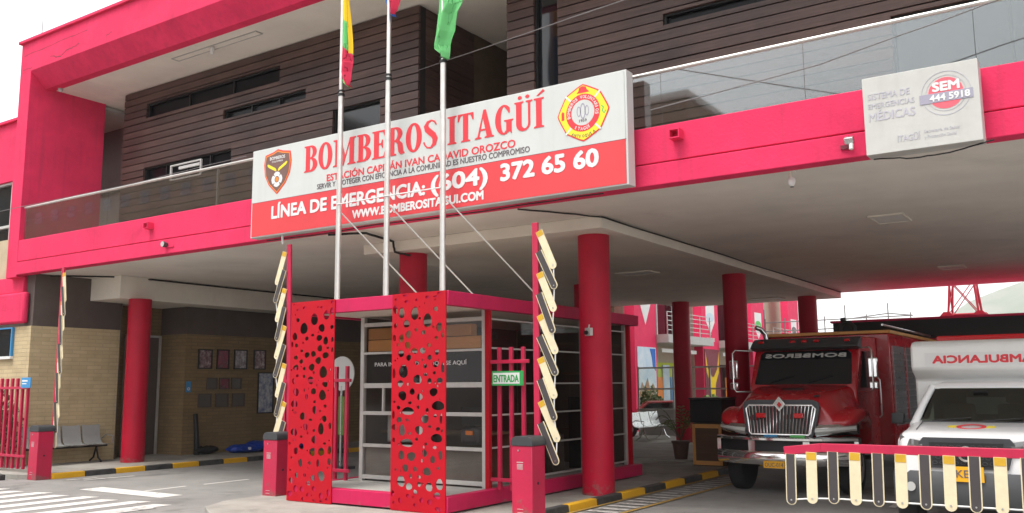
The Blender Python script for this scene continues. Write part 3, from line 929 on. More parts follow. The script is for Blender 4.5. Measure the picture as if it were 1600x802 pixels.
SERIF = {
 'I': (0.36, [[(0,0),(.36,0),(.36,.04),(.28,.07),(.28,.93),(.36,.96),(.36,1),(0,1),(0,.96),(.08,.93),(.08,.07),(0,.04)]]),
 'T': (0.64, [[(.14,0),(.5,0),(.5,.04),(.42,.07),(.42,.95),(.52,.93),(.6,.74),(.64,.74),(.63,1),(.01,1),(0,.74),(.04,.74),(.12,.93),(.22,.95),(.22,.07),(.14,.04)]]),
 'O': (0.62, [ell(.31,.5,.31,.515,28), ell(.31,.5,.12,.44,24)]),
 'B': (0.60, [[(0,0),(.32,0)]+arc(.32,.265,.28,.265,-80,75,10)+arc(.30,.755,.26,.245,-70,85,10)+[(.30,1),(0,1),(0,.96),(.07,.93),(.07,.07),(0,.04)],
              [(.26,.06)]+arc(.27,.275,.13,.215,-85,85,8)+[(.26,.49)], [(.26,.545)]+arc(.27,.745,.115,.2,-85,85,8)+[(.26,.945)]]),
 'E': (0.58, [[(0,0),(.56,0),(.58,.28),(.54,.28),(.46,.06),(.27,.06),(.27,.48),(.36,.48),(.41,.36),(.44,.36),(.44,.66),(.41,.66),(.36,.54),(.27,.54),(.27,.94),(.44,.94),(.52,.74),(.56,.74),(.55,1),(0,1),(0,.96),(.07,.93),(.07,.07),(0,.04)]]),
 'M': (0.98, [[(0,0),(.24,0),(.24,.04),(.16,.07),(.16,.80),(.41,0),(.46,0),(.71,.82),(.71,.07),(.63,.04),(.63,0),(.98,0),(.98,.04),(.90,.07),(.90,.93),(.98,.96),(.98,1),(.72,1),(.53,.36),(.33,1),(0,1),(0,.96),(.09,.93),(.09,.07),(0,.04)]]),
 'R': (0.68, [[(0,0),(.35,0),(.35,.04),(.27,.07),(.27,.47),(.33,.47),(.40,.38),(.44,.10),(.52,0),(.68,.02),(.68,.06),(.64,.10),(.60,.38),(.48,.50)]+arc(.32,.75,.27,.25,-55,85,10)+[(.32,1),(0,1),(0,.96),(.07,.93),(.07,.07),(0,.04)],
              [(.27,.535)]+arc(.28,.74,.12,.205,-85,85,8)+[(.27,.945)]]),
 'S': (0.54, [ribbon(s_c, s_w)]),
 'A': (0.74, [[(0,0),(.25,0),(.25,.04),(.17,.07),(.215,.27),(.42,.27),(.46,.07),(.38,.04),(.38,0),(.74,0),(.74,.04),(.67,.07),(.43,1),(.34,1),(.10,.07),(0,.04)], [(.23,.33),(.405,.33),(.315,.72)]]),
 'G': (0.68, [arc(.33,.5,.33,.515,48,300,22)+[(.55,.08),(.60,.0),(.62,.0),(.62,.42),(.68,.44),(.68,.48),(.34,.48),(.34,.44),(.42,.42),(.42,.12)]+arc(.33,.5,.12,.45,300,62,16)+[(.46,.80),(.52,.70),(.55,.70)]]),
 'U': (0.66, [[(0,1),(.33,1),(.33,.96),(.26,.93),(.26,.24)]+arc(.38,.24,.12,.17,180,360,8)+[(.50,.93),(.42,.96),(.42,1),(.66,1),(.66,.96),(.58,.93),(.58,.24)]+arc(.32,.24,.26,.255,0,-180,14)+[(.06,.93),(0,.96)]]),
}
def serif_text(mb, word, x0, x1, z, h, y):
    gap = 0.05
    tot = sum(SERIF[{'Ü':'U','Í':'I'}.get(c, c)][0] for c in word) + gap*(len(word)-1)
    sx = (x1-x0)/(tot*h)
    x = 0
    for c in word:
        wd, loops = SERIF[{'Ü':'U','Í':'I'}.get(c, c)]
        f = lambda lp: [((x+p[0])*h*sx, p[1]*h) for p in lp]
        mb.shape([f(l) for l in loops], 0.006, ((x0, y, z), (1,0,0), (0,0,1), (0,-1,0)))
        if c == 'Ü':
            for q in (.2,.48): mb.shape([f(ell(q,1.14,.075,.06,12))], 0.006, ((x0, y, z), (1,0,0), (0,0,1), (0,-1,0)))
        if c == 'Í':
            mb.shape([f([(.10,1.08),(.16,1.08),(.40,1.20),(.34,1.27)])], 0.006, ((x0, y, z), (1,0,0), (0,0,1), (0,-1,0)))
        x += wd+gap
sx_, sz_ = -11.86, 4.16
b = MB()
serif_text(b, 'BOMBEROS', -10.61-sx_, -7.89-sx_, 5.105-sz_, 0.43, 0.004)
serif_text(b, 'ITAGÜÍ', -7.70-sx_, -6.08-sx_, 5.105-sz_, 0.41, 0.004)
b.build('title_lettering', 'letred', SG, smooth=0)
b = MB().text('ESTACIÓN CAPITÁN IVAN CADAVID OROZCO', 3.56, 0.112, fr(-10.10-sx_, 0.004, 4.90-sz_), 0.004, bold=0.035)
b.build('red_lettering', 'letred', SG, smooth=0)
b = MB().text('SERVIR Y PROTEGER CON EFICIENCIA A LA COMUNIDAD ES NUESTRO COMPROMISO', 4.0, 0.085, fr(-10.31-sx_, 0.004, 4.797-sz_), 0.004, bold=0.02)
b.build('grey_lettering', 'letgrey', SG, smooth=0)
def lines(parent, name, mt, *rows):
    for r in rows:
        MB().text(r[0], r[1], r[2], r[3], r[4], bold=r[5]).build(name, mt, parent, smooth=0)
lines(SG, 'white_lettering', 'letwhite',
      ('LÍNEA DE EMERGENCIA:', 3.24, 0.21, fr(-11.35-sx_, 0.003, 4.44-sz_), 0.005, 0.06),
      ('(604)', 1.00, 0.235, fr(-8.0-sx_, 0.003, 4.462-sz_), 0.005, 0.07),
      ('372 65 60', 1.52, 0.235, fr(-6.79-sx_, 0.003, 4.462-sz_), 0.005, 0.07),
      ('WWW.BOMBEROSITAGUI.COM', 2.47, 0.125, fr(-9.54-sx_, 0.003, 4.245-sz_), 0.005, 0.07))
# shield badge on the left
sh = [(0,.37),(.12,.33),(.30,.30),(.33,.14),(.30,-.05),(.2,-.22),(0,-.39),(-.2,-.22),(-.30,-.05),(-.33,.14),(-.30,.30),(-.12,.33)]
cxs, czs = -11.235-sx_, 5.225-sz_
def scaled(p, k): return [(a*k, c*k) for a, c in p]
bd = MB().shape([sh], 0.004, fr(cxs, 0.004, czs)).build('shield_badge', 'letred', SG, smooth=0)
MB().shape([scaled(sh,.94)], 0.003, fr(cxs, 0.0, czs)).build('orange_rim', 'borange', bd, smooth=0)
MB().shape([scaled(sh,.88)], 0.003, fr(cxs, -0.003, czs)).build('brown_field', 'bdark', bd, smooth=0)
lines(bd, 'lettering', 'letwhite', ('BOMBEROS', .36, .055, fr(cxs-.18, -0.006, czs+.20), 0.002, .03), ('COLOMBIA', .26, .03, fr(cxs-.13, -0.006, czs+.15), 0.002, .01))
b = MB()
for sgn in (-1, 1):
    for k in range(4):
        b.shape([ell(sgn*(.06+.045*k), .035+.022*k, .05, .022, 10, sgn*.7)], .002+.0004*k, fr(cxs, -0.006, czs))
b.build('laurel', 'byellow', bd, smooth=0)
def maltese(R, r_in, n=4, rot=45):
    pts = []
    for k in range(n):
        a = math.radians(rot+90*k)
        for da, q in ((-38,R*.96),(-20,R*1.0),(0,R*1.04),(20,R*1.0),(38,R*.96),(45,r_in)):
            pts.append((q*math.cos(a+math.radians(da)), q*math.sin(a+math.radians(da))))
    return pts
MB().shape([ell(0,0,.04,.04,16)], .003, fr(cxs, -0.006, czs-.14)).build('cross_centre', 'borange', bd, smooth=0)
b = MB().shape([maltese(.125,.06,rot=90), ell(0,0,.055,.055,16)], .003, fr(cxs, -0.006, czs-.14))
b.build('cross', 'letwhite', bd, smooth=0)
# maltese badge on the right
cxb, czb = -5.485-sx_, 5.19-sz_
def badge_poly(R):
    pts = []
    for k in range(8):
        a0 = 90 + 45*k
        a1 = a0+45
        if k % 2 == 0:      # from lobe tip to notch corner
            r0, r1 = R, R*.93
        else:
            r0, r1 = R*.93, R
        for t in range(6):
            u = t/6
            bulge = -0.06*math.sin(PI*u)*R
            a = math.radians(a0+(a1-a0)*u)
            pts.append(((r0+(r1-r0)*u+bulge)*math.cos(a), (r0+(r1-r0)*u+bulge)*math.sin(a)))
    return pts
bp_ = badge_poly(.385)
bd = MB().shape([bp_], .004, fr(cxb, 0.004, czb)).build('round_badge', 'letred', SG, smooth=0)
MB().shape([badge_poly(.365)], .003, fr(cxb, 0.0, czb)).build('yellow_field', 'byellow', bd, smooth=0)
for a in (45,135,225,315):
    c_, s_ = math.cos(math.radians(a)), math.sin(math.radians(a))
    MB().shape([[(c_*.24-s_*.012, s_*.24+c_*.012),(c_*.24+s_*.012, s_*.24-c_*.012),(c_*.362+s_*.012, s_*.362-c_*.012),(c_*.362-s_*.012, s_*.362+c_*.012)]], .002, fr(cxb, -0.003, czb)).build('ray', 'letwhite', bd, smooth=0)
MB().shape([ell(0,0,.25,.25,40), ell(0,0,.172,.172,36)], .003, fr(cxb, -0.003, czb)).build('red_ring', 'letred', bd, smooth=0)
MB().shape([ell(0,0,.17,.17,36)], .003, fr(cxb, -0.003, czb)).build('white_centre', 'signwhite', bd, smooth=0)
b = MB()
def arc_text(b, txt, r, a_mid, step, h, cw, y, inward=False):
    n = len(txt)
    for i, ch in enumerate(txt):
        if ch == ' ': continue
        a = math.radians(a_mid - (i-(n-1)/2)*step*(1 if not inward else -1))
        d = Vector((math.cos(a), 0, math.sin(a)))
        if inward: V = -d; U = Vector((-math.sin(a), 0, math.cos(a)))
        else: V = d; U = Vector((math.sin(a), 0, -math.cos(a)))
        o = Vector((cxb, y, czb)) + d*r - U*cw/2 - V*h/2
        b.text(ch, cw if ch not in 'IÍ' else cw*.35, h, (o, U, V, (0,-1,0)), 0.002, bold=.02)
arc_text(b, 'BOMBEROS VOLUNTARIOS', .212, 90, 10.6, .045, .032, -0.006)
arc_text(b, 'ITAGÜÍ', .212, 270, 11, .045, .032, -0.006, True)
b.build('ring_lettering', 'letwhite', bd, smooth=0)
b = MB()
arc_text(b, 'ANTIOQUIA', .31, 270, 7.5, .04, .03, -0.003, True)
b.text('1959', .11, .04, fr(cxb-.055, -0.006, czb-.125), .002, bold=.01)
b.build('dark_lettering', 'letgrey', bd, smooth=0)
b = MB().shape([[(-.09,-.03),(.10,-.03),(.06,.01),(.05,.045),(.0,.06),(-.05,.045),(-.06,0)]], .002, fr(cxb, -0.003, czb+.295))
b.build('helmet_emblem', 'letred', bd, smooth=0)
MB().shape([[(-.02,-.06),(.02,-.06),(.02,.04),(0,.06),(-.02,.04)]], .002, fr(cxb-.30, -0.003, czb)).build('hydrant_emblem', 'letred', bd, smooth=0)
b = MB().shape([ribbon([(.27,.05),(.30,.02),(.28,-.02),(.31,-.06),(.33,-.02)], [.018]*5)], .002, fr(cxb, -0.003, czb)).build('hose_emblem', 'fgreen', bd, smooth=0)
b = MB()
for dx, w2, h2 in ((0,.04,.11),(-.06,.03,.07),(.06,.03,.07)):
    b.shape([ell(dx, .0, w2, h2, 14), ell(dx, .0, w2*.7, h2*.8, 14)], .002, fr(cxb, -0.006, czb+.02))
b.build('figure_emblem', 'greyband', bd, smooth=0)

# ------------------------------------------------------------------ faded second sign
SM = thing('sign_board', 'small faded cream sign with a red circle on the right of the balcony', 'sign', (-2.05, 9.9, 4.10))
MB().box(0, 1.12, 0.01, 0.24, 0, 0.85).build('casing', 'semwhite', SM, bevel=0.006)
ox, oz = -2.05, 4.10
lines(SM, 'faded_lettering', 'palelilac', ('SISTEMA DE', .42, .07, fr(.05, .01, .60), .003, .015), ('EMERGENCIAS', .46, .06, fr(.05, .01, .50), .003, .015), ('MÉDICAS', .46, .095, fr(.05, .01, .365), .003, .03),
      ('Secretaría de Salud', .33, .035, fr(.58, .01, .155), .003, 0), ('y Protección Social', .30, .035, fr(.58, .01, .095), .003, 0), ('ITAGÜÍ', .22, .07, fr(.32, .01, .10), .003, .02))
b = MB().shape([ell(.81,.545,.235,.235,36), ell(.81,.545,.228,.228,36)], .003, fr(0,.01,0))
b.shape([ell(.81,.545,.19,.19,36), ell(.81,.545,.186,.186,36)], .003, fr(0,.01,0)).build('outer_ring', 'palelilac', SM, smooth=0)
MB().shape([ell(.81,.545,.165,.165,36)], .003, fr(0,.01,0)).build('red_disc', 'sempink', SM, smooth=0)
MB().box(.56, 1.06, .0035, .0065, .455, .555).build('grey_band', 'greyband', SM)
lines(SM, 'white_lettering', 'letwhite', ('SEM', .26, .095, fr(.685,.0065,.575), .003, .09), ('444 5918', .38, .07, fr(.655,.003,.472), .003, .07))

# ================================================================== BOOTH
BT = thing('guard_booth', 'red framed guard booth with two perforated front panels on the island', 'booth', (-8.5, 9.4, 0.065))
bx, by, bz = -8.5, 9.4, 0.065
def bb(x0, x1, y0, y1, z0, z1): return MB().box(x0-bx, x1-bx, y0-by, y1-by, z0-bz, z1-bz)
X0, X1, Y0, Y1 = -10.25, -7.29, 9.40, 15.1
# base frame (hollow) + floor
b = bb(X0+.06, X1-.14, Y0, Y0+.14, .09, .285)
b.box(X1-.14-bx, X1-bx, Y0-by, Y1-by, .09-bz, .285-bz)
b.box(X0-bx, X0+.06-bx, Y0-by, Y1-by, .09-bz, .285-bz)
b.box(X0+.06-bx, X1-.14-bx, Y1-.14-by, Y1-by, .09-bz, .285-bz)
b.build('base_frame', 'boothpink', BT, bevel=0.006)
bb(X0+.061, X1-.141, Y0+.141, Y1-.141, .10, .272).build('floor', 'slabc', BT)
b = MB()
for x in (-10.0,-8.8,-7.6):
    for y in (9.8,12.2,14.6): b.box(x-.12-bx, x+.12-bx, y-.12-by, y+.12-by, 0.0-bz+.05, .088-bz)
b.build('foot_block', 'slabc', BT)
b = bb(X0+.03, X1, Y0, Y0+.12, 2.765, 2.955)
b.box(X1-.12-bx, X1-bx, Y0+.12-by, Y1-by, 2.765-bz, 2.955-bz)
b.box(X0+.03-bx, X0+.15-bx, Y0+.12-by, Y1-by, 2.765-bz, 2.955-bz)
b.box(X0+.15-bx, X1-.12-bx, Y1-.12-by, Y1-by, 2.765-bz, 2.955-bz)
b.build('roof_frame', 'boothpink', BT, bevel=0.006)
bb(X0+.151, X1-.121, Y0+.121, Y1-.121, 2.79, 2.93).build('ceiling', 'beam', BT)
# perforated panels
HA = [(355,245,22,35),(430,222,16,30),(468,200,12,22),(250,243,10,14),(290,300,22,38),(402,303,18,26),(465,300,10,14),(233,350,16,24),(310,366,10,14),(347,346,9,9),(388,366,17,20),(428,386,15,24),(245,408,10,12),(393,433,15,20),(243,487,12,14),(314,472,15,18),(354,467,16,18),(429,478,18,20),(278,513,12,14),(385,510,17,22),(280,445,8,10),(442,432,8,8),(473,380,7,18),(245,552,18,18),(345,552,18,22),(300,560,10,12),(417,585,22,38),(300,610,10,10),(255,605,9,10),(232,640,8,20),(340,635,16,26),(212,400,7,18),(475,445,6,16),(400,170,8,8),(290,165,9,8),(250,175,9,5),(465,140,10,8)]
HB = [(430,20,15,20),(250,70,17,25),(360,65,15,20),(415,90,22,30),(317,98,9,18),(240,145,20,25),(370,132,9,10),(372,183,18,24),(400,183,12,22),(433,158,9,10),(296,223,18,24),(430,237,14,20),(247,200,8,8),(345,245,10,8),(315,290,13,22),(410,300,18,34),(243,325,20,26),(370,312,9,10),(372,368,18,24),(404,368,14,24),(245,375,8,8),(290,352,8,8),(292,413,14,20),(258,443,13,22),(362,445,20,25),(415,442,18,26),(435,390,8,8),(288,517,12,26),(345,515,8,12),(397,512,10,22),(465,430,10,28),(465,500,10,20),(465,280,8,20),(418,590,20,30),(370,605,16,18),(265,595,9,18),(317,592,8,12),(235,630,16,18),(340,640,12,14),(262,680,14,20),(302,680,12,18),(375,672,11,15),(340,712,9,12),(420,712,13,18),(463,690,10,20),(225,712,16,18),(455,730,9,9),(377,748,8,8),(420,752,8,6),(232,487,7,7)]
HC = [(105,198,20,34),(190,207,25,40),(270,258,28,42),(322,186,13,16),(343,303,17,28),(137,272,20,24),(200,313,10,11),(247,332,13,15),(150,341,17,24),(105,365,16,25),(147,410,17,22),(328,371,11,12),(367,355,9,16),(104,463,20,22),(191,448,18,20),(240,448,18,20),(330,461,14,18),(282,415,10,14),(285,493,14,16),(153,490,16,20),(120,578,30,40),(205,525,14,14),(257,546,13,14),(323,535,20,20),(367,560,10,34),(210,630,25,30),(260,600,11,12),(315,590,10,10),(62,175,14,28),(65,280,10,16),(55,360,10,22),(138,128,13,10),(270,107,12,10),(322,107,14,7),(67,108,8,8),(345,82,14,7),(130,85,18,6),(52,590,10,30)]
HD = [(100,15,18,22),(285,0,14,16),(348,-2,18,18),(147,20,8,10),(115,92,25,30),(177,67,15,22),(225,100,17,22),(310,70,24,26),(63,131,8,8),(163,138,12,9),(338,155,36,30),(150,190,36,26),(90,168,12,12),(215,165,8,12),(272,183,10,14),(97,245,16,18),(258,238,24,26),(320,217,11,10),(55,215,9,25),(357,235,8,32),(60,293,14,20),(148,247,10,9),(115,312,20,34),(222,308,24,26),(163,330,10,9),(338,298,12,12),(288,285,10,8),(208,365,9,9),(330,355,33,28),(145,390,38,26),(265,393,9,9),(318,412,13,9),(62,375,8,16),(112,468,18,30),(175,473,26,28),(258,450,16,22),(307,487,16,22),(355,458,12,28),(138,547,18,24),(200,550,12,16),(272,562,24,26),(340,538,9,10),(110,630,24,36),(160,660,20,22),(225,642,11,16),(285,655,20,28),(348,635,20,36),(335,705,20,22),(200,692,13,16),(172,595,9,14),(225,597,10,10),(155,718,11,12),(105,750,10,16),(240,738,12,16),(290,745,14,16),(200,770,9,10),(65,765,8,9),(342,785,18,14),(50,710,9,20)]
def panel(hs1, hs2, pw, ph, x_l, x_r, y_t, y_b):
    """hole lists measured on the panel; px range -> panel metres"""
    holes = []
    for hs_, oy in ((hs1, 440), (hs2, 600)):
        for cx, cy, rx, ry in hs_:
            px, py = cx/4.0, oy+cy/4.0
            u = (px-x_l)/(x_r-x_l)*pw
            v = ph-(py-y_t)/(y_b-y_t)*ph
            a, c = max(.015, 1.03*rx/4.0/(x_r-x_l)*pw), max(.015, 1.03*ry/4.0/(y_b-y_t)*ph)
            u = min(max(u, a+.014), pw-a-.014)
            v = min(max(v, c+.014), ph-c-.014)
            if 2*a+.03 > pw: continue
            if any(((u-q[0])/(a+q[2]+.008))**2+((v-q[1])/(c+q[3]+.008))**2 < 1 for q in holes): continue
            holes.append((u, v, a, c))
    rnd = random.Random(len(hs1))
    for _ in range(500):
        a = rnd.uniform(.010, .022)
        u, v = rnd.uniform(.03, pw-.03), rnd.uniform(.03, ph-.03)
        if any(((u-q[0])/(a+q[2]+.014))**2+((v-q[1])/(a+q[3]+.014))**2 < 1 for q in holes): continue
        if len(holes) < len(hs1)+len(hs2)+26: holes.append((u, v, a, a*rnd.uniform(.8, 1.3)))
    loops = [[(0,0),(pw,0),(pw,ph),(0,ph)]]
    for u, v, a, c in holes:
        n = 14
        ph0 = rnd.uniform(0, 6)
        lp = []
        for k in range(n):
            t = 2*PI*k/n
            e = 1+.06*math.sin(2*t+ph0)+.05*math.sin(3*t+ph0*2)
            lp.append((u+a*e*math.cos(t), v+c*e*math.sin(t)))
        loops.append(lp)
    return loops
pw, ph = .90, 2.885
for loops, x in ((panel(HA, HB, pw, ph, 51.0+.5, 120.0, 475-4, 789), -10.25), (panel(HC, HD, .93, ph, 11.0, 96.0, 458, 803), -8.25)):
    b = MB().shape(loops, .012, ((x-bx, Y0-.006-by, .072-bz), (1,0,0), (0,0,1), (0,-1,0)))
    wdt = loops[0][1][0]
    b.box(x-bx, x+.012-bx, Y0-.005-by, Y0+.05-by, .075-bz, 2.95-bz)      # folded edges
    b.box(x+wdt-.012-bx, x+wdt-bx, Y0-.005-by, Y0-.0005-by, .075-bz, 2.95-bz)
    b.build('perforated_panel', 'red', BT, smooth=0)
# glazed cabin
CX0, CX1, CY0, CY1, FZ = -9.92, -7.50, 10.54, 15.0, .272
rows = [2.70, 2.62, 2.215, 1.715, 1.295, .805, .33]
f = MB()
def bar(b, x0, x1, y0, y1, z0, z1): b.box(x0-bx, x1-bx, y0-by, y1-by, z0-bz, z1-bz)
for x0, x1 in ((CX0, CX0+.07), (CX1-.07, CX1)): bar(f, x0, x1, CY0, CY0+.07, FZ, 2.78)
for z, hh in ((2.66,.06),(2.215,.035),(1.715,.075),(1.295,.055),(.805,.05),(.33,.06)):
    bar(f, CX0+.07, CX1-.07, CY0+.004, CY0+.062, z-hh/2, z+hh/2)
bar(f, -9.47, -9.44, CY0+.01, CY0+.056, 1.323, 1.676)
bar(f, -8.72, -8.66, CY0+.006, CY0+.06, .36, 2.63)
for y in (CY1-.07, 13.35, 14.35): bar(f, CX1-.065, CX1-.005, y, y+.06, FZ, 2.78)
ys = ((CY0+.07, 13.35), (13.41, 14.35), (14.41, CY1-.07))
for y0, y1 in ys:
    for z in (2.66, 2.24, 1.73, 1.28, .82, .33): bar(f, CX1-.06, CX1-.01, y0, y1, z-.012, z+.012)
f.build('window_frame', 'alu', BT, bevel=0.003)
b = MB()
bar(b, CX0+.07, CX1-.07, CY0+.03, CY0+.036, .35, 2.64)
bar(b, CX1-.036, CX1-.03, CY0+.07, CY1-.07, .35, 2.64)
b.build('window_pane', 'boothglass', BT)
b = MB(); bar(b, CX0+.1, CX1-.1, CY0+.05, CY0+.06, 1.76, 2.19)
pb = b.build('black_panel', 'black', BT)
lines(BT, 'window_lettering', 'letwhite', ('PARA INGRESAR IDENTIFÍQUESE AQUÍ', 1.78, .062, fr(-9.64-bx, CY0-by+.029, 2.01-bz), .003, .02), ('GUARDIA', .42, .062, fr(-8.95-bx, CY0-by+.029, 1.88-bz), .003, .02))
b = MB(); bar(b, CX0+.12, CX1-.12, CY0+.045, CY0+.2, 2.24, 2.42); bar(b, CX0+.12, CX1-.3, CY0+.047, CY0+.2, 2.43, 2.60)
b.build('timber_shelf', 'timber', BT, bevel=.005)
b = MB(); bar(b, CX0, CX0+.05, CY0+.08, CY1-.08, FZ+.002, 2.78); bar(b, CX0+.06, CX1-.07, CY1-.05, CY1, FZ+.002, 2.78)
b.build('cabin_wall', 'darkband', BT)
b = MB(); bar(b, CX0+.1, CX1-.2, CY0+.35, CY0+.95, .98, 1.02); bar(b, CX0+.1, CX1-.2, CY0+.9, CY0+.95, FZ+.003, .98)
b.build('counter', 'tan', BT)
b = MB(); bar(b, -8.35, -7.98, CY0+.55, CY0+.60, 1.12, 1.38); bar(b, -8.2, -8.12, CY0+.57, CY0+.60, 1.02, 1.12)
b.build('monitor', 'black', BT)
b = MB(); bar(b, -9.45, -8.95, CY0+.12, CY0+.62, .86, 1.26); b.build('stacked_box', 'seatgrey', BT, bevel=.01)
b = MB(); bar(b, -8.05, -7.70, CY0+.10, CY0+.45, .86, 1.10); b.build('dark_bag', 'lid', BT, bevel=.06)
b = MB(); bar(b, -7.92, -7.80, CY0+.08, CY0+.099, 1.00, 1.06); b.build('orange_tag', 'amber', BT)
b = MB()
for z in (.9, 1.4, 1.9): bar(b, CX1-1.1, CX1-.25, CY1-.5, CY1-.1, z, z+.03)
b.build('shelf', 'deskwood', BT)
for k, (y, z) in enumerate(((11.6,.85),(12.2,1.25),(12.8,.9),(13.9,1.5))):
    b = MB(); bar(b, CX1-.62, CX1-.28, y, y+.38, FZ+.003, z); b.build('locker', ['lid','deskwood','darkband','black'][k], BT, bevel=.01)
b = MB(); bar(b, CX0+.09, CX1-.09, CY0+.05, CY0+.06, .36, .78)
b.build('lower_panel', 'concdark', BT)
b = MB(); bar(b, CX1-.003, CX1+.07, CY0-.02, CY0+.05, FZ+.001, 2.78)
b.build('corner_post', 'red', BT, bevel=.004)
b = MB(); bar(b, CX1-.01, CX1+.06, CY1-.02, CY1+.05, FZ+.001, 2.78)
b.build('corner_post', 'red', BT, bevel=.004)
b = MB(); bar(b, X0+.08, X0+.16, Y1-.28, Y1-.20, FZ+.001, 2.78)
b.build('corner_post', 'red', BT, bevel=.004)

# entrance bar fences beside the booth
def bar_fence(label, pts, z0, z1, rails, y, group, mt='gate', wbar=.05, plinth=True):
    x0 = min(p for p in pts)
    t = thing('bar_fence', label, 'fence', (x0, y, 0), 0, group)
    for k, x in enumerate(pts):
        MB().box(x-x0-wbar/2, x-x0+wbar/2, -.025, .025, z0, z1+.015*math.sin(k*3.1)).build('bar', mt, t, bevel=.004)
    xl, xr = min(pts), max(pts)
    for z in rails:
        MB().box(xl-x0-.12, xr-x0+.12, -.058, -.0265, z-.025, z+.025).build('rail', mt, t, bevel=.004)
    return t
bar_fence('red bar fence piece between the booth cabin and the exit barrier cabinet', [-7.22,-7.02,-6.82], .28, 2.23, (2.03,.42), 10.48, 'red bar fences')
bar_fence('red bar fence piece to the left of the booth behind its perforated panel', [-11.45,-11.2,-10.95,-10.7,-10.29,-10.06], .10, 2.02, (1.80,.42), 10.4, 'red bar fences')
bar_fence('long red bar fence left of the far left barrier cabinet', [-17.92-.2*k for k in range(16)], .16, 1.92, (1.73,.41), 9.62, 'red bar fences', wbar=.055)
ES = thing('entrance_sign', 'green framed white sign tied to the red bars beside the booth', 'sign', (-7.28, 10.38, 1.70))
MB().box(0, .52, 0, .015, 0, .2).build('board', 'green', ES)
MB().box(.02, .46, -.004, -.0005, .025, .175).build('white_field', 'letwhite', ES)
MB().text('ENTRADA', .42, .10, fr(.03, -.0045, .05), .003, bold=.04).build('lettering', 'green', ES, smooth=0)

# ================================================================== FLAG POLES AND FLAGS
POLES = [(-9.58, 9.66), (-8.62, 9.66), (-7.64, 9.72)]
JZ = [6.14, 6.20, 6.28]
for i, (x, y) in enumerate(POLES):
    lab = ['left flagpole on the booth roof, carrying the yellow, green and red flag', 'middle flagpole on the booth roof, carrying the blue and red flag', 'right flagpole on the booth roof, carrying the green flag'][i]
    t = thing('flagpole', lab, 'flagpole', (x, y, 2.957), 0, 'three flagpoles on the booth roof')
    j = JZ[i]-2.957
    MB().cyl((0,0,0), (0,0,j), .042, 20).build('lower_tube', 'pole', t, smooth=60)
    MB().cyl((0,0,j), (0,0,6.3), .034, 20).build('upper_tube', 'pole', t, smooth=60)
    b = MB().cyl((0,0,j-.02), (0,0,j+.02), .055, 16)
    b.cyl((0,-.02,j+.06), (.06,-.02,j+.06), .012, 8)
    b.cyl((0,0,j+.05), (0,0,j+.075), .05, 16)
    b.build('collar', 'black', t)
    MB().loft([[(.045*math.sin(PI*k/8)*math.cos(2*PI*q/14), .045*math.sin(PI*k/8)*math.sin(2*PI*q/14), 6.34-.045*math.cos(PI*k/8)) for q in range(14)] for k in range(1, 8)]).build('finial', 'pole', t)
    MB().box(-.08, .08, -.08, .08, 0, .012).build('base_plate', 'steel', t)
    MB().tube([(.03, 0, 1.35), (.93, .9, 0.02)], .011, 8).build('brace', 'alu', t)
b = MB().tube([(POLES[0][0], POLES[0][1]-.046, 4.42), (POLES[1][0], POLES[1][1]-.046, 4.43), (POLES[2][0], POLES[2][1]-.046, 4.44)], .010, 8)
tag(b.build('tie_rod', 'whitepaint'), 'thin white tie rod joining the three flagpoles in front of the signboard', 'rod')

def flag(label, x, y, rows, cols, folds, fscale=1.0):
    """hanging cloth: rows = [(z, xl, xr)] top to bottom; cols(u, row index fraction) -> band name, material"""
    ztop = rows[0][0]
    t = thing('flag', label, 'flag', (x, y, ztop), 0, 'three flags hanging from the poles')
    nu, nv = 44, 170
    def row(v):
        q = v*(len(rows)-1); i = min(int(q), len(rows)-2); f = q-i
        f = f*f*(3-2*f) if 0 else f
        return [rows[i][k]*(1-f)+rows[i+1][k]*f for k in range(3)]
    parts = {}
    def P(u, v):
        z, a, c = row(v)
        ph = folds*2*PI*u + 1.2*math.sin(3*v)
        yy = (.075*math.sin(ph)+.02*math.sin(2*ph+3*v))*min(1, .3+v)*fscale
        return (a+(c-a)*u, yy-.055, z-ztop)
    for i in range(nv):
        for j in range(nu):
            key = cols((j+.5)/nu, row((i+.5)/nv)[0])
            b = parts.setdefault(key, MB())
            b.add([P(j/nu,i/nv), P((j+1)/nu,i/nv), P((j+1)/nu,(i+1)/nv), P(j/nu,(i+1)/nv)], [(0,1,2,3)])
    for key, b in parts.items():
        o = b.build(*key, t, smooth=180)
        bm = bmesh.new(); bm.from_mesh(o.data)
        bmesh.ops.remove_doubles(bm, verts=bm.verts, dist=1e-5)
        bm.to_mesh(o.data); bm.free()
        for p in o.data.polygons: p.use_smooth = True
        so_ = o.modifiers.new('thick', 'SOLIDIFY'); so_.thickness = .004
def P1(u, z):
    if u > .82 and z > 6.75: return ('yellow_band', 'fyellow')
    if z > 7.42-.22*u: return ('yellow_band', 'fyellow')
    if z > 7.02-.30*u: return ('green_band', 'fgreen')
    if u < .22 and z < 6.55: return ('green_band', 'fgreen')
    return ('red_band', 'fred')
flag('yellow, green and red flag drooping from the left pole', POLES[0][0], POLES[0][1],
     [(8.9,-.01,.10),(8.2,.0,.14),(7.6,.0,.17),(7.2,.0,.22),(6.9,-.01,.25),(6.6,-.02,.26),(6.45,-.02,.24),(6.32,.06,.245),(6.22,.19,.24)], P1, .9)
def P2(u, z):
    v = (9.1-z)/2
    if u > .64-.2*(v-.8) and v > .80: return ('red_band', 'fred')
    return ('blue_band', 'fblue') if v > .35 else ('yellow_band', 'fyellow')
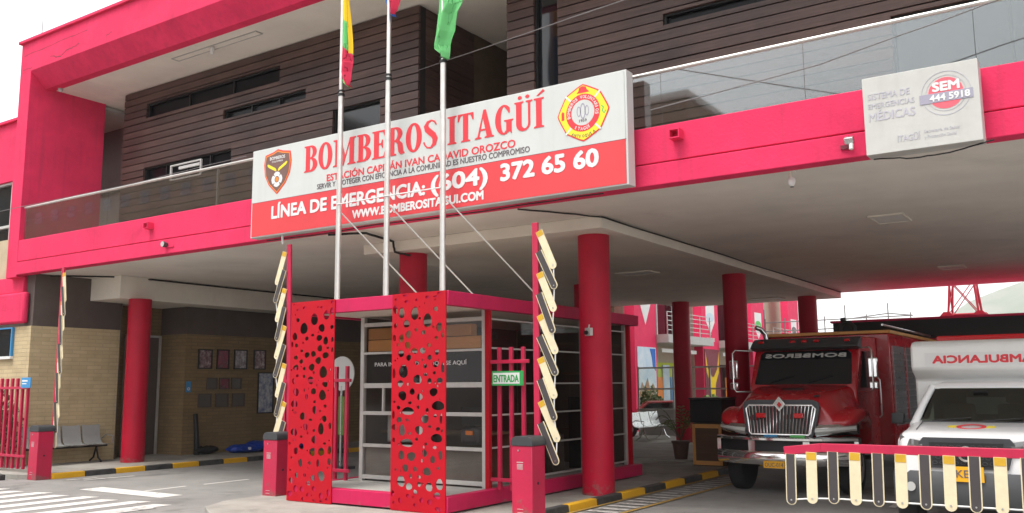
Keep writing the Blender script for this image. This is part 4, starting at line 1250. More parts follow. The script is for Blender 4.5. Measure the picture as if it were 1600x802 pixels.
flag('blue and red flag tip at the top of the middle pole', POLES[1][0], POLES[1][1],
     [(9.1,-.01,.10),(8.4,-.05,.18),(7.9,-.10,.22),(7.55,-.10,.25),(7.38,-.05,.24),(7.22,.05,.20),(7.14,.10,.16)], P2, .9)
def P3(u, z):
    v = (8.9-z)/2.5
    if v < .12: return ('white_band', 'fwhite')
    return ('green_band', 'flime')
flag('light green flag drooping from the right pole', POLES[2][0], POLES[2][1],
     [(8.9,-.01,.10),(8.2,-.03,.20),(7.6,-.05,.30),(7.25,-.06,.36),(7.08,-.075,.37),(6.96,-.09,.27),(6.82,-.11,.24),(6.70,-.13,.22),(6.58,-.16,.15),(6.50,-.15,.12),(6.40,-.03,.11),(6.30,.05,.09)], P3, 1.25)

# ================================================================== BARRIER GATES
def slat_mb(L, w, th=.012):
    n = 8
    lp = [(-w/2, 0)]+[(-w/2*math.cos(PI*k/n), -L+w/2-w/2*math.sin(PI*k/n)) for k in range(n+1)]+[(w/2, 0)]
    return lp
def barrier(label, loc, armlen, raised, side, lean, nslat, group, sl_len=.50, kink=None, first=.12, tiltdeg=0.0, az=.95):
    t = thing('barrier_gate', label, 'barrier', loc, 0, group)
    MB().box(-.15, .15, -.15, .15, 0, .90).build('cabinet', 'gate', t, bevel=.008)
    lp = [(-.16,.0),(-.16,.055),(-.135,.095),(-.09,.115),(.09,.115),(.135,.095),(.16,.055),(.16,0)]
    MB().prism(lp, .32, ((0,-.16,.902), (1,0,0), (0,0,1), (0,1,0))).build('lid', 'lid', t, bevel=.004)
    b = MB().box(-.075, .02, -.153, -.1505, .70, .708)
    for k in range(5): b.box(-.07, .015, -.153, -.1505, .62+.014*k, .626+.014*k)
    b.box(-.07, .015, -.153, -.1505, .14, .146); b.box(-.07, .015, -.153, -.1505, .10, .106)
    b.build('vent_label', 'semwhite', t)
    MB().cyl((-.05,-.151,.845), (-.05,-.158,.845), .011, 12).build('lock', 'steel', t)
    MB().cyl((.151,-.02,.45), (.156,-.02,.45), .018, 12).build('side_lock', 'black', t)
    # arm pivot hub on the front-right side of the cabinet
    py = .20
    MB().box(-.06, .06, .151, .20, .78, max(1.00, az+.06)).build('hub', 'lid', t, bevel=.006)
    ay0, ay1 = .205, .245
    a0, a1 = -.35 if raised else -.1, armlen
    # arm along local axis: raised -> +z ; lowered -> -x
    R = Matrix.Rotation(math.radians(tiltdeg), 3, 'Y')
    ctr = Vector((0, (ay0+ay1)/2, az))
    if raised:
        U = R @ Vector((0,0,1)); Wd = R @ Vector((1,0,0))
    else:
        U = Vector((-1,0,0)); Wd = Vector((0,0,1))
    arm = MB()
    Rm = Matrix((Wd, Vector((0,1,0)), U)).transposed()
    if kink:
        k0 = armlen-kink
        arm.obox(ctr+U*(k0+a0*0)/2, .085, .04, k0, Rm)
        U2 = (U*math.cos(.115)-Wd*math.sin(.115))
        W2 = (Wd*math.cos(.115)+U*math.sin(.115))
        R2 = Matrix((W2, Vector((0,1,0)), U2)).transposed()
        arm.obox(ctr+U*k0+U2*kink/2, .085, .038, kink, R2)
    else:
        arm.obox(ctr+U*(armlen/2), .085, .04, armlen, Rm)
    arm.build('arm', 'gate', t, bevel=.005)
    ends = []
    for k in range(nslat):
        d = armlen-first-k*(armlen-(.22 if raised else .35)-first)/(nslat-1)
        base = ctr+U*d
        if kink and d > armlen-kink: base = ctr+U*(armlen-kink)+U2*(d-(armlen-kink))
        base = base + Vector((0, -.034 - .0145*(k % 2)*(1 if raised else 0), 0))
        if raised:
            ang = math.radians(lean+2.5*math.sin(k*1.7))
            V = Vector((-side*math.sin(ang), 0, math.cos(ang)))      # slat 'up' direction
            base = base + Vector((side*.072, 0, 0))
        else:
            V = Vector((.025, 0, 1)).normalized(); base = base - Vector((0,0,.035))
        Uu = Vector((V.z, 0, -V.x))
        dark = (k % 2 == (1 if raised else 0))
        lp = slat_mb(sl_len, .104)
        s_ = MB().prism(lp, .010, (base, Uu, V, Vector((0,1,0)))).build('slat', 'cream', t)
        if dark:
            lin = slat_mb(sl_len-.010, .082)
            c = MB().prism(lin, .004, (base+Vector((0,-.0042,0)), Uu, V, Vector((0,1,0))))
            c.build('dark_insert', 'slatdark', s_)
        else:
            c = MB().prism([(-.047,-.075),(.047,-.075),(.047,-.003),(-.047,-.003)], .003, (base+Vector((0,-.0032,0)), Uu, V, Vector((0,1,0))))
            c.build('yellow_end', 'slatyellow', s_)
        e = base - V*(sl_len-.05)
        MB().cyl(e+Vector((0,-.006,0)), e+Vector((0,-.0005,0)), .009, 8).build('rivet', 'steel', s_)
        ends.append(e+Vector((0,.014,0)))
    MB().tube(ends, .008, 6).build('link_rod', 'whitepaint', t)
    return t
GB = 'barrier gates across the drive through lanes'
barrier('barrier with its slatted arm lowered across the exit lane in front of the ambulance', (.02, 9.07, 0), 2.92, False, 1, 0, 13, GB, sl_len=.50, kink=.37, first=.07, az=1.065)
barrier('red barrier cabinet in front of the front column, arm raised with slats leaning right', (-6.20, 9.62, 0.06), 2.80, True, 1, 24, 10, GB, sl_len=.56)
barrier('red barrier cabinet left of the booth, arm raised with slats leaning left', (-10.93, 9.80, 0), 3.05, True, -1, 19, 10, GB, sl_len=.56, tiltdeg=-2)
barrier('far left red barrier cabinet by the kerb, arm raised beside the waiting bench', (-17.28, 9.60, 0), 3.15, True, 1, 9, 11, GB, sl_len=.60)
tag(MB().tube([(-11.19,10.02,4.02),(-11.23,10.02,4.30)], .018, 8).build('arm_tip', 'whitepaint'), 'white plastic tip above the raised barrier arm left of the booth', 'arm tip')

# ================================================================== SMALL FIXTURES
t = thing('dome_camera', 'white dome security camera hanging under the balcony edge left of the small sign', 'camera', (-3.05, 10.5, CZ))
MB().box(-.09, .09, -.06, .06, -.03, -.001).build('mount', 'plaster', t, bevel=.005)
MB().cyl((0,0,-.031), (.02,0,-.14), .022, 12).build('arm', 'beam', t)
MB().loft([[(.06*r*math.cos(2*PI*k/16)+.03, .06*r*math.sin(2*PI*k/16), z) for k in range(16)] for r, z in ((.8,-.13),(1,-.15),(1,-.2),(.85,-.235),(.5,-.26),(.15,-.27))]).build('housing', 'whitepaint', t)
MB().cyl((.03,0,-.271), (.03,0,-.276), .03, 14).build('lens', 'black', t)
t.scale = (.75, .75, .75)
t = thing('floodlight', 'small dark floodlight on a bracket at the lower left corner of the faded sign', 'light', (-2.28, 10.18, 4.34))
MB().box(-.12, .04, -.03, 0, -.09, -.03).build('bracket', 'maroon', t)
MB().obox((.03,-.12,.01), .13, .1, .1, Matrix.Rotation(.5, 3, 'X')).build('housing', 'steel', t, bevel=.01)
MB().cyl((.06,-.14,-.06), (.06,-.16,-.14), .03, 12).build('lamp', 'whitepaint', t)
MB().cyl((0,-.02,-.05), (.03,-.1,-.02), .012, 8).build('arm', 'black', t)
t.scale = (.75, .75, .75)
t = thing('floodlight', 'tiny grey spotlight on the lower pink band of the left balcony', 'light', (-14.5, 10.18, 4.33))
MB().cyl((0,0,0), (0,-.09,.01), .045, 14, r1=.055).build('housing', 'greyplastic', t)
MB().cyl((0,-.091,.01), (0,-.096,.01), .05, 14).build('lens', 'lamp', t)
MB().box(-.02, .22, -.012, 0, -.05, -.03).build('bracket', 'pink', t)
t = thing('bulkhead_lamp', 'small round white lamp under the roof at the left end wall', 'light', (-19.45, 10.72, 8.5))
MB().cyl((0,0,-.001), (0,0,-.04), .06, 16).build('base', 'steel', t)
MB().loft([[(.055*r*math.cos(2*PI*k/14), .055*r*math.sin(2*PI*k/14), z) for k in range(14)] for r, z in ((.9,-.041),(1,-.07),(.8,-.1),(.35,-.12))]).build('globe', 'lamp', t)
t = thing('strip_light', 'long thin light fitting with a white stub under the upper roof soffit', 'light', (-14.6, 11.12, 8.5))
b = MB()
b.box(-1.25,1.35,-.09,-.075,-.02,-.001); b.box(-1.25,1.35,.075,.09,-.02,-.001); b.box(-1.25,-1.235,-.075,.075,-.02,-.001); b.box(1.335,1.35,-.075,.075,-.02,-.001)
b.build('frame', 'bgrey', t)
MB().box(-1.234,1.334,-.074,.074,-.008,-.002).build('diffuser', 'plaster', t)
MB().cyl((-.02,-.02,-.021), (-.02,-.02,-.16), .04, 14).build('stub', 'whitepaint', t)
t = thing('security_camera', 'grey box camera fixed to the front red column beside the booth', 'camera', (-6.655, 12.11, 2.5))
MB().obox((0,-.05,0), .12, .06, .12, Matrix.Rotation(-.3,3,'Z')).build('housing', 'alu', t, bevel=.006)
MB().cyl((-.02,-.08,-.01), (-.025,-.11,-.015), .032, 14).build('lens', 'black', t)
MB().cyl((0,-.05,.06), (0,-.03,.11), .012, 8).build('aerial', 'alu', t)
tag(MB().tube([(-20.0,10.5,9.56),(-20.0,10.5,10.35)], [.012,.006], 6).build('antenna', 'wire'), 'thin lightning rod standing on the left end of the pink roof', 'rod')
# cables
def cable(label, pts, r=.012, mt='cable', cat='cable'):
    P_ = [Vector(p) for p in pts]
    q = []
    for a, c in zip(P_[:-1], P_[1:]):
        for k in range(6): q.append(a+(c-a)*k/6)
    q.append(P_[-1])
    rnd = random.Random(len(pts)*17+int(abs(P_[0].x)*10))
    q = [p+Vector((rnd.uniform(-.006,.006), 0, rnd.uniform(-.006,.006))) for p in q]
    return tag(MB().tube(q, r, 7).build('cable', mt), label, cat)
cable('black cable along the ceiling from the signboard to the far column', [(-6.9,10.5,4.18),(-6.2,11.75,4.175),(-6.19,18,4.17),(-6.19,25.6,4.17)], .012)
cable('black cable along the top of the left ceiling beam', [(-19.6,10.6,4.17),(-18.6,11.6,4.175),(-18.28,12.5,4.17),(-18.28,24,4.17)], .018)
cable('dark conduit dropping from under the signboard to the column behind the flagpoles', [(-10.4,10.25,4.12),(-9.9,10.6,4.15),(-10.2,11.6,4.17),(-10.25,11.7,4.0),(-10.1,11.94,3.96)], .02)
cable('loose cable bundle along the lower edge of the long signboard', [(-11.6,10.05,4.12),(-10.4,10.04,4.10),(-9.3,10.05,4.13),(-7.6,10.05,4.11),(-5.3,10.06,4.13)], .009)
cable('thin wire drooping under the faded small sign', [(-2.0,10.02,4.08),(-1.6,10.0,4.03),(-1.2,10.0,4.04),(-.85,10.05,4.12)], .008)
cable('thin overhead wire crossing in front of the timber recess and right flagpole', [(-9.86,11.85,7.25),(-6.2,9.8,6.42),(-0.71,6.72,5.175)], .007, 'wire', 'wire')
cable('thin overhead wire crossing the left end wall above the railing', [(-24,9.8,5.55),(-19.9,9.8,5.53),(-15.1,9.8,5.5),(-11.9,9.8,5.56)], .006, 'wire', 'wire')
cable('thin overhead wire crossing the glass railing above the faded sign', [(-4.4,9.6,4.95),(-2.4,9.6,5.1),(0,9.6,5.5)], .007, 'wire', 'wire')

# ================================================================== LEFT SIDE: BENCH, PICTURES, SACKS
def bench(label, loc, rz, n, w, mt, leg_mt, perforated=False):
    t = thing('waiting_bench', label, 'bench', loc, rz, 'steel waiting benches')
    L = n*w
    # local: seats along x, facing -y
    MB().box(-L/2, L/2, .16, .22, .33, .38).build('beam', leg_mt, t, bevel=.006)
    for k in range(n):
        x = -L/2+(k+.5)*w
        prof = [(-.02,.40),(.06,.385),(.20,.375),(.34,.39),(.40,.44),(.44,.58),(.49,.80)]
        rings = []
        hw = w/2-.022
        for (y, z) in prof:
            rings.append([(x-hw, y, z+.012),(x-hw*.6, y, z),(x, y, z-.004),(x+hw*.6, y, z),(x+hw, y, z+.012),(x+hw, y+.008, z-.004),(x, y+.010, z-.022),(x-hw, y+.008, z-.004)])
        MB().loft(rings).build('seat', mt, t, smooth=40)
    for x in (-L/2-.03, L/2+.03):
        b = MB().tube([(x,.05,.40),(x,.02,.56),(x,.30,.58),(x,.42,.50)], .014, 8)
        b.build('armrest', 'steel', t)
    for x in (-L/2+.25, L/2-.25):
        b = MB().tube([(x,-.02,.02),(x,.10,.10),(x,.19,.33)], .02, 8)
        b.tube([(x,.19,.33),(x,.28,.10),(x,.42,.02)], .02, 8)
        b.build('leg', leg_mt, t)
    return t
bench('dark grey four seat waiting bench against the cream brick wall', (-18.84, 11.15, HP), PI/2, 4, .46, 'seatgrey', 'black')
bench('shiny perforated steel waiting bench in front of the glazed partition', (-11.3, 24.6, .10), PI/2, 3, .62, 'steel', 'chrome')
WX = -18.98
def picture(label, y0, y1, z0, z1, mt, name='framed_picture', cat='picture', group=None, frame='black', loc=None):
    t = thing(name, label, cat, (WX, y0, z0), 0, group)
    f = MB()
    w2, h2, q = y1-y0, z1-z0, .03
    f.box(.001,.03,0,w2,0,q); f.box(.001,.03,0,w2,h2-q,h2); f.box(.001,.03,0,q,q,h2-q); f.box(.001,.03,w2-q,w2,q,h2-q)
    f.build('frame', frame, t)
    MB().box(.001,.015,q,w2-q,q,h2-q).build('print', mt, t)
GP = 'framed photographs on the brown brick wall'
picture('dark maroon framed photograph, nearest the doorway in the upper row', 14.36, 14.78, 2.17, 2.66, 'photo_a', group=GP)
picture('reddish framed photograph, second in the upper row', 14.92, 15.30, 2.17, 2.67, 'photo_b', group=GP)
picture('pale framed photograph with a white top, third in the upper row', 15.46, 15.88, 2.17, 2.68, 'photo_c', group=GP)
picture('dark framed photograph at the end of the upper row, by the barrier arm', 16.10, 16.50, 2.17, 2.69, 'photo_a', group=GP)
GQ = 'small plaques on the brown brick wall'
for k, lab in enumerate(['grey green plaque at the start of the lower row under the photographs', 'brownish plaque in the middle of the lower row', 'dim plaque at the end of the lower row']):
    picture(lab, 14.40+.52*k, 14.80+.52*k, 1.22, 1.56, 'photo_d', 'wall_plaque', 'plaque', GQ, 'darkband')
for k, lab in enumerate(['faint plaque in the middle row beside the red one', 'small red plaque in the centre of the middle row', 'faint plaque at the right of the middle row']):
    picture(lab, 14.64+.38*k, 14.96+.38*k, 1.66, 1.95, 'photo_b' if k == 1 else 'photo_d', 'wall_plaque', 'plaque', GQ, 'darkband')
picture('tall white and blue poster in a dark frame on the brown wall', 16.26, 16.80, 1.02, 2.10, 'poster', 'wall_poster', 'poster')
t = thing('wall_notice', 'small blue notice with a white ring on the brown wall beside the doorway', 'sign', (WX, 14.05, 1.60))
MB().box(.001,.012,0,.13,0,.26).build('board', 'bluesign', t)
MB().shape([ell(.065,.08,.04,.04,16), ell(.065,.08,.02,.02,12)], .003, fr(.0125,0,0,'+x')).build('ring_mark', 'letwhite', t, smooth=0)
t = thing('small_sign', 'light blue notice board fixed on the end of the left red bar fence', 'sign', (-17.98, 9.58, 1.73))
MB().box(0,.34,-.075,-.06,0,.20).build('board', 'bluesign', t)
b = MB().box(.04,.24,-.0785,-.0755,.12,.15); b.box(.04,.2,-.0785,-.0755,.07,.09); b.build('white_lines', 'letwhite', t)
# black floor-standing object
t = thing('floor_post', 'black rubber post with a crumpled base standing by the brown wall', 'post', (-18.72, 14.24, HP))
MB().tube([(0,0,.0),(.0,-.03,.5),(-.02,-.06,.98)], [.075,.06,.055], 12).build('post', 'black', t)
def lump(cx, cy, rx, ry, rz, seed, n=14, m_=8, zc=0):
    rnd = random.Random(seed)
    ph_ = [rnd.uniform(0, 6) for _ in range(6)]
    rings = []
    for i in range(1, m_):
        th = PI*i/m_
        ring = []
        for k in range(n):
            a = 2*PI*k/n
            e = 1+.14*math.sin(3*a+ph_[0]+2*th)+.10*math.sin(5*a+ph_[1]+3*th)+.08*math.sin(7*a+4*th+ph_[2])
            ring.append((cx+rx*e*math.sin(th)*math.cos(a), cy+ry*e*math.sin(th)*math.sin(a), max(0.0, zc+rz*(1-math.cos(th))*.5*(1+.12*math.sin(4*a+ph_[3]))))) 
        rings.append(ring)
    return rings
MB().loft(lump(.05,.22,.16,.32,.20,3)).build('base', 'black', t, smooth=60)
t = thing('tarpaulin_bundle', 'crumpled bright blue tarpaulin heap on the pavement by the brown wall', 'tarpaulin', (-18.3, 15.5, HP))
b = MB()
for i, (cx, cy, rx, ry, rz) in enumerate(((0,-.3,.26,.34,.20),(.06,.0,.24,.36,.17),(-.04,.3,.28,.38,.25),(.05,.62,.26,.40,.18),(-.02,1.0,.28,.42,.23),(.05,1.4,.26,.4,.18))):
    b.loft(lump(cx, cy, rx, ry, rz, 20+i))
b.build('cloth', 'tarp', t, smooth=30)
MB().box(.24,.28,-.26,-.19,.08,.14).build('white_tag', 'letwhite', t)
# round white sign behind the booth fence
t = thing('round_sign', 'round white sign on a slim stand behind the bar fence left of the booth cabin', 'sign', (-13.7, 14.0, 0))
MB().cyl((0,0,0), (0,0,1.72), .025, 10).build('stand', 'steel', t)
MB().cyl((0,-.012,1.98), (0,.012,1.98), .36, 36).build('disc', 'letwhite', t)
MB().box(-.12,.10,-.02,.02,.7,1.5).build('green_board', 'leaf', t)
MB().box(-.22,.22,-.22,.22,0,.06).build('base', 'lid', t, bevel=.01)

# shrub behind the left fence
def leaf_cloud(b, c, rx, ry, rz, n, size, rnd):
    for _ in range(n):
        while True:
            p = Vector((rnd.uniform(-1,1), rnd.uniform(-1,1), rnd.uniform(-1,1)))
            if .25 < p.length < 1: break
        q = Vector(c)+Vector((p.x*rx, p.y*ry, p.z*rz))
        d = Vector((rnd.gauss(0,1), rnd.gauss(0,1), rnd.gauss(0,1)+.5)).normalized()
        e = d.orthogonal().normalized()*size*rnd.uniform(.25,.4)
        L_ = d*size*rnd.uniform(.7,1.3)
        b.add([q, q+L_*.5+e, q+L_, q+L_*.5-e], [(0,1,2,3)])
rnd = random.Random(5)
t = thing('shrub', 'leafy green shrub against the cream wall behind the left red bar fence', 'shrub', (-18.9, 10.05, HP))
b = MB()
for k in range(7): leaf_cloud(b, (-.5-k*.3, -.02+.05*math.sin(k), .75+.2*math.sin(k*1.7)), .3, .25, .6, 160, .13, rnd)
b.build('foliage', 'bushleaf', t, smooth=0)
b = MB()
for k in range(5): b.tube([(-.5-k*.4,0,0),(-.5-k*.4+.1,.05,.5),(-.45-k*.4,.0,1.0)], [.02,.015,.008], 6)
b.build('trunk', 'stem', t)

# ================================================================== MIDDLE BACKGROUND UNDER THE CANOPY
t = thing('glazed_partition', 'low aluminium and glass partition behind the steel bench', 'partition', (-12.8, 26.4, .10))
f = MB()
PW = 1.2
for k in range(5): f.box(k*PW-.025, k*PW+.025, -.02, .02, 0, 2.16)
for z in (.82, 1.46, 2.12):
    for k in range(4): f.box(.025+PW*k, PW*(k+1)-.025, -.018, .018, z-.025, z+.025)
f.build('frame', 'alu', t)
for k in range(4):
    MB().box(.027+PW*k, PW*(k+1)-.027, -.004, .004, .85, 2.09).build('pane', 'clearglass', t)
MB().box(.025, 4*PW-.025, -.012, .012, .02, .79).build('lower_board', 'bgrey', t)
t = thing('reception_desk', 'tall dark wooden counter beside the front wheel of the fire truck', 'desk', (-7.35, 17.6, .065))
MB().box(0, .62, 0, .9, 0, .85).build('body', 'deskwood', t, bevel=.01)
MB().box(-.03, .65, -.03, .93, .86, 1.32).build('upper_cabinet', 'black', t, bevel=.01)
MB().box(-.05, .67, -.05, .95, 1.325, 1.36).build('top', 'lid', t, bevel=.006)
b = MB()
for x in (.0,.56): b.box(x, x+.06, -.014, -.001, .02, .83)
b.box(.06,.56,-.014,-.001,.02,.1); b.box(.06,.56,-.014,-.001,.75,.83)
b.build('panel_frame', 'timber', t)
t = thing('potted_palm', 'small potted palm with arching fronds beside the wooden counter', 'plant', (-8.05, 18.6, .065))
MB().loft([[(r*math.cos(2*PI*k/18), r*math.sin(2*PI*k/18), z) for k in range(18)] for r, z in ((.13,0),(.18,.36),(.2,.38),(.2,.42),(.17,.42))]).build('pot', 'pot', t)
fo = MB(); stb = MB()
rnd = random.Random(11)
for k in range(15):
    a = 2*PI*k/15+rnd.uniform(-.2,.2)
    L_ = rnd.uniform(.45,.75); hgt = rnd.uniform(.35,.75)
    pts = [Vector((math.cos(a)*L_*u, math.sin(a)*L_*u, .42+hgt*math.sin(u*PI*.68))) for u in [i/10 for i in range(11)]]
    stb.tube(pts, .007, 5)
    for i in range(3, 11):
        d = (pts[i]-pts[i-1]).normalized()
        sd_ = d.cross(Vector((0,0,1))).normalized()
        for s_ in (-1, 1):
            e = sd_*s_*.16*(1.15-i/11)+d*.10-Vector((0,0,.04))
            wv = d*.014
            fo.add([pts[i]-wv, pts[i]+e*.5-wv*1.1, pts[i]+e, pts[i]+e*.5+wv*1.1], [(0,1,2,3)])
fo.build('fronds', 'leaf', t, smooth=0); stb.build('stems', 'stem', t)
# platform under the bench
struct('bench_platform', box(-12.6, -7.7, 18.3, 26.8, -.02, .10), 'concrete', bevel=.01)

# annexe building beyond, facing the yard
AN = thing('annexe_building', 'pink and cream annexe with grey balconies and banner columns seen beyond the columns', 'building', (-15, 27, 0))
def ab(x0, x1, y0, y1, z0, z1): return MB().box(x0+15, x1+15, y0-27, y1-27, z0, z1)
ab(-26, -15.9, 27.2, 53, 0, 7.2).build('wall', 'bcream', AN)
bays = [31.2, 37.8, 44.2, 50.2]
for i, y in enumerate(bays):
    ab(-15.2, -14.8, y-.9, y+1.0, 0, 7.4).build('banner_column', 'bpink', AN)
for i, y in enumerate(bays):
    y0, y1 = y+1.4, (bays[i+1]-1.3 if i < len(bays)-1 else y+2.2)
    o = ab(-16.0, -14.3, y+1.02, y1+.4, 3.3, 3.62).build('balcony', 'bgrey', AN)
    b = MB()
    for z in (3.8, 3.98, 4.16, 4.34, 4.5): b.box(.62, .65, y+1.1-27, y1+.3-27, z-.012, z+.012)
    yy = y+1.1
    while yy < y1+.3:
        b.box(.60, .64, yy-27, yy+.03-27, 3.62, 4.52); yy += 1.1
    b.build('balcony_rail', 'steel', o)
    wq = ab(-15.9, -15.86, y0+.2, y1-.3, 3.75, 5.7).build('window', 'darkglass', AN)
    b = ab(-15.86, -15.82, y0+.2, y0+.28, 3.75, 5.7); b.box(-.86, -.82, y1-.38-27, y1-.3-27, 3.75, 5.7); b.box(-.86,-.82,(y0+y1)/2-.04-27,(y0+y1)/2+.04-27,3.75,5.7)
    b.build('frame', 'alu', wq)
    wq = ab(-15.9, -15.85, y0, y1, .2, 2.6).build('shopfront', 'darkglass' if i != 0 else 'lime', AN)
    for q in range(5):
        yy0 = y0+.15+q*(y1-y0-.3)/5
        ab(-15.84, -15.80, yy0+.03, yy0+(y1-y0-.3)/5-.03, .3, 2.5 if q % 2 else 2.0).build('shop_panel', ['bcream','bluesign','darkglass','bgrey','borange','lime','mural'][(q*2+i*3) % 7], AN)
    ab(-14.9, -14.85, y0+.2, y1-.2, 2.95, 3.1).build('light_strip', 'whitepaint', AN)
def on_col(y, k):       # frame on the -Y face of a banner column
    return ((-14.98-k*0+15-1.0, y-.9-27-.004, 0), (1,0,0), (0,0,1), (0,-1,0))
# banner prints on the +X faces (towards the yard)
def bf(y, z): return ((.2, y-27, z), (0,1,0), (0,0,1), (1,0,0))
for i, y in enumerate(bays[:4]):
    cxx = y+.05
    if i == 0:
        MB().shape([[(-.55,5.05),(.55,5.05),(.5,4.8),(0,3.95),(-.5,4.8)]], .01, bf(cxx,0)).build('banner_emblem', 'letwhite', AN, smooth=0)
        MB().shape([[(-.45,5.0),(-.05,5.0),(-.05,4.85),(-.45,4.8)]], .012, bf(cxx,0)).build('banner_print', 'fblue', AN, smooth=0)
        MB().shape([[(.05,5.02),(.5,5.02),(.42,4.82),(.05,4.85)]], .012, bf(cxx,0)).build('banner_print', 'byellow', AN, smooth=0)
    else:
        MB().shape([[(-.5,5.2),(.5,5.2),(.5,4.4),(0,3.9),(-.5,4.4)]], .01, bf(cxx,0)).build('banner_emblem', 'letwhite', AN, smooth=0)
        MB().shape([ell(0,4.6,.45,.2,18)], .013, bf(cxx,0)).build('banner_print', ['x','mural','fgreen','letgrey'][i], AN, smooth=0)
        MB().text('BOMBEROS', .9, .16, bf(cxx-.45,3.55), .01, bold=.02).build('banner_lettering', 'letwhite', AN, smooth=0)
# murals on the lower part of the first two columns
mu = MB().box(.202,.23,bays[0]-.75-27,bays[0]+.85-27,.9,3.1).build('mural', 'mural', AN)
MB().shape([[(-.7,.95),(.7,.95),(.7,1.5),(.45,1.75),(.2,1.5),(0,1.95),(-.3,1.6),(-.5,1.8),(-.7,1.4)]], .006, ((.231,bays[0]+.05-27,0),(0,1,0),(0,0,1),(1,0,0))).build('crowd', 'muralb', mu, smooth=0)
MB().shape([[(.25,3.05),(.75,3.05),(.75,2.2),(.5,2.35),(.42,2.7)]], .006, ((.231,bays[0]+.05-27,0),(0,1,0),(0,0,1),(1,0,0))).build('blue_mass', 'fblue', mu, smooth=0)  # blue shape printed on the mural
mu = MB().box(.202,.23,bays[1]-.8-27,bays[1]+.9-27,1.0,3.2).build('mural', 'maroon', AN)
MB().shape([[(-.8,3.1),(-.55,2.35),(-.1,2.0),(.1,2.0),(.55,2.35),(.8,3.1),(.7,2.2),(.3,1.7),(.2,1.1),(-.2,1.1),(-.3,1.7),(-.7,2.2)]], .006, ((.231,bays[1]+.05-27,0),(0,1,0),(0,0,1),(1,0,0))).build('wing_shape', 'fyellow', mu, smooth=0)

for k, (x, y, h, mt) in enumerate(((-13.6,29.0,1.5,'bushleaf'),(-13.2,33.5,1.2,'leaf'),(-13.4,40.0,1.7,'bushleaf'),(-12.6,35.5,.9,'leaf'))):
    t = thing('shrub', ['leafy green shrub in front of the sky mural of the annexe', 'low green shrub between the two mural columns', 'tall shrub far along the annexe front', 'small bright green shrub in the yard beyond the counter'][k], 'shrub', (x, y, 0), 0, 'shrubs along the annexe front')
    b = MB(); rnd = random.Random(40+k)
    leaf_cloud(b, (0,0,h*.62), .45, .45, h*.42, 420, .16, rnd)
    b.build('foliage', mt, t, smooth=0)
    MB().tube([(0,0,0),(.02,0,h*.3),(0,.02,h*.7)], [.04,.03,.012], 6).build('trunk', 'stem', t)
# a parked red car beyond the partition
def simple_car(label, loc, rz, body_mt):
    t = thing('parked_car', label, 'car', loc, rz)
    prof = [(-1.75,.25),(-1.8,.5),(-1.7,.66),(-.9,.76),(-.45,1.16),(.75,1.2),(1.35,.82),(1.75,.76),(1.8,.45),(1.75,.25)]
    MB().prism(prof, 1.4, ((0,-.7,0),(1,0,0),(0,0,1),(0,1,0))).build('body', body_mt, t, bevel=.05)
    b = MB().prism([(-.78,.80),(-.42,1.10),(.70,1.14),(1.15,.84)], 1.42, ((0,-.71,0),(1,0,0),(0,0,1),(0,1,0))); b.build('windows', 'darkglass', t)
    for x in (-1.1, 1.15):
        for y in (-.72, .55):
            wq = MB().cyl((x,y,.28),(x,y+.17,.28),.28,20).build('wheel', 'rubber', t)
            MB().cyl((x,y-.006 if y < 0 else y+.171,.28),(x,y-.0005 if y < 0 else y+.176,.28),.16,16).build('rim', 'steel', wq)
    for y in (-.55, .55): MB().obox((1.79,y,.62),.03,.25,.1,Matrix.Identity(3)).build('headlight', 'lamp', t)
simple_car('small red car parked beyond the glazed partition', (-12.6, 27.6, 0), .5, 'truckred')

# ================================================================== CARPORT, MAST, SCAFFOLD BEYOND
CP = thing('carport', 'dark roofed carport with a red beam behind the ambulance', 'carport', (-1.45, 22, 0))
MB().box(-4.1, 7, 0, 6, 2.72, 3.10).build('roof_edge', 'canopyd', CP)
MB().box(-4.15, 7.05, -.05, 6.05, 3.10, 3.15).build('roof_trim', 'bpink', CP)
MB().box(-4.0, 7, .1, .25, 2.50, 2.68).build('beam', 'mastred', CP)
for x in (-3.8, .8, 5.5):
    MB().box(x-.07, x+.07, .1, .25, 0, 2.49).build('post', 'mastred', CP)
MB().box(-4.1, 7, 5.8, 6, 0, 2.7).build('rear_wall', 'canopyd', CP)
MS = thing('lattice_mast', 'pink red steel lattice tower top standing behind the dark carport roof', 'tower', (-3.62, 29.4, 0))
b = MB()
hw, z0, z1 = .36, 3.62, 4.72
cs = [(-hw,-hw),(hw,-hw),(hw,hw),(-hw,hw)]
for x, y in cs: b.tube([(x*1.25,y*1.25,0),(x*1.12,y*1.12,z0),(x*.86,y*.86,z1)], .035, 6)
b.build('leg', 'mastred', MS)
b = MB()
for i in range(4):
    (x0, y0), (x1, y1) = cs[i], cs[(i+1) % 4]
    for zz0, zz1 in ((z0+.02, z1-.08), (1.8, z0-.1), (.1, 1.7)):
        b.tube([(x0*1.12,y0*1.12,zz0),(x1*.88,y1*.88,zz1)], .016, 5); b.tube([(x1*1.12,y1*1.12,zz0),(x0*.88,y0*.88,zz1)], .016, 5)
b.build('bracing', 'mastred', MS)
b = MB()
for i in range(4):
    (x0, y0), (x1, y1) = cs[i], cs[(i+1) % 4]
    b.tube([(x0*.86,y0*.86,z1-.02),(x1*.86,y1*.86,z1-.02)], .05, 6)
    b.tube([(x0*1.12,y0*1.12,z0+.02),(x1*1.12,y1*1.12,z0+.02)], .04, 6)
for x, y in cs: b.prism([(-.22,0),(.22,0),(.08,.16),(-.08,.16)], .16, ((x*1.2, y*1.2-.08, z0-.05),(1,0,0),(0,0,1),(0,1,0)))
b.box(-.12,.12,-.12,.12,z1+.02,z1+.1)
b.build('collar', 'mastred', MS)
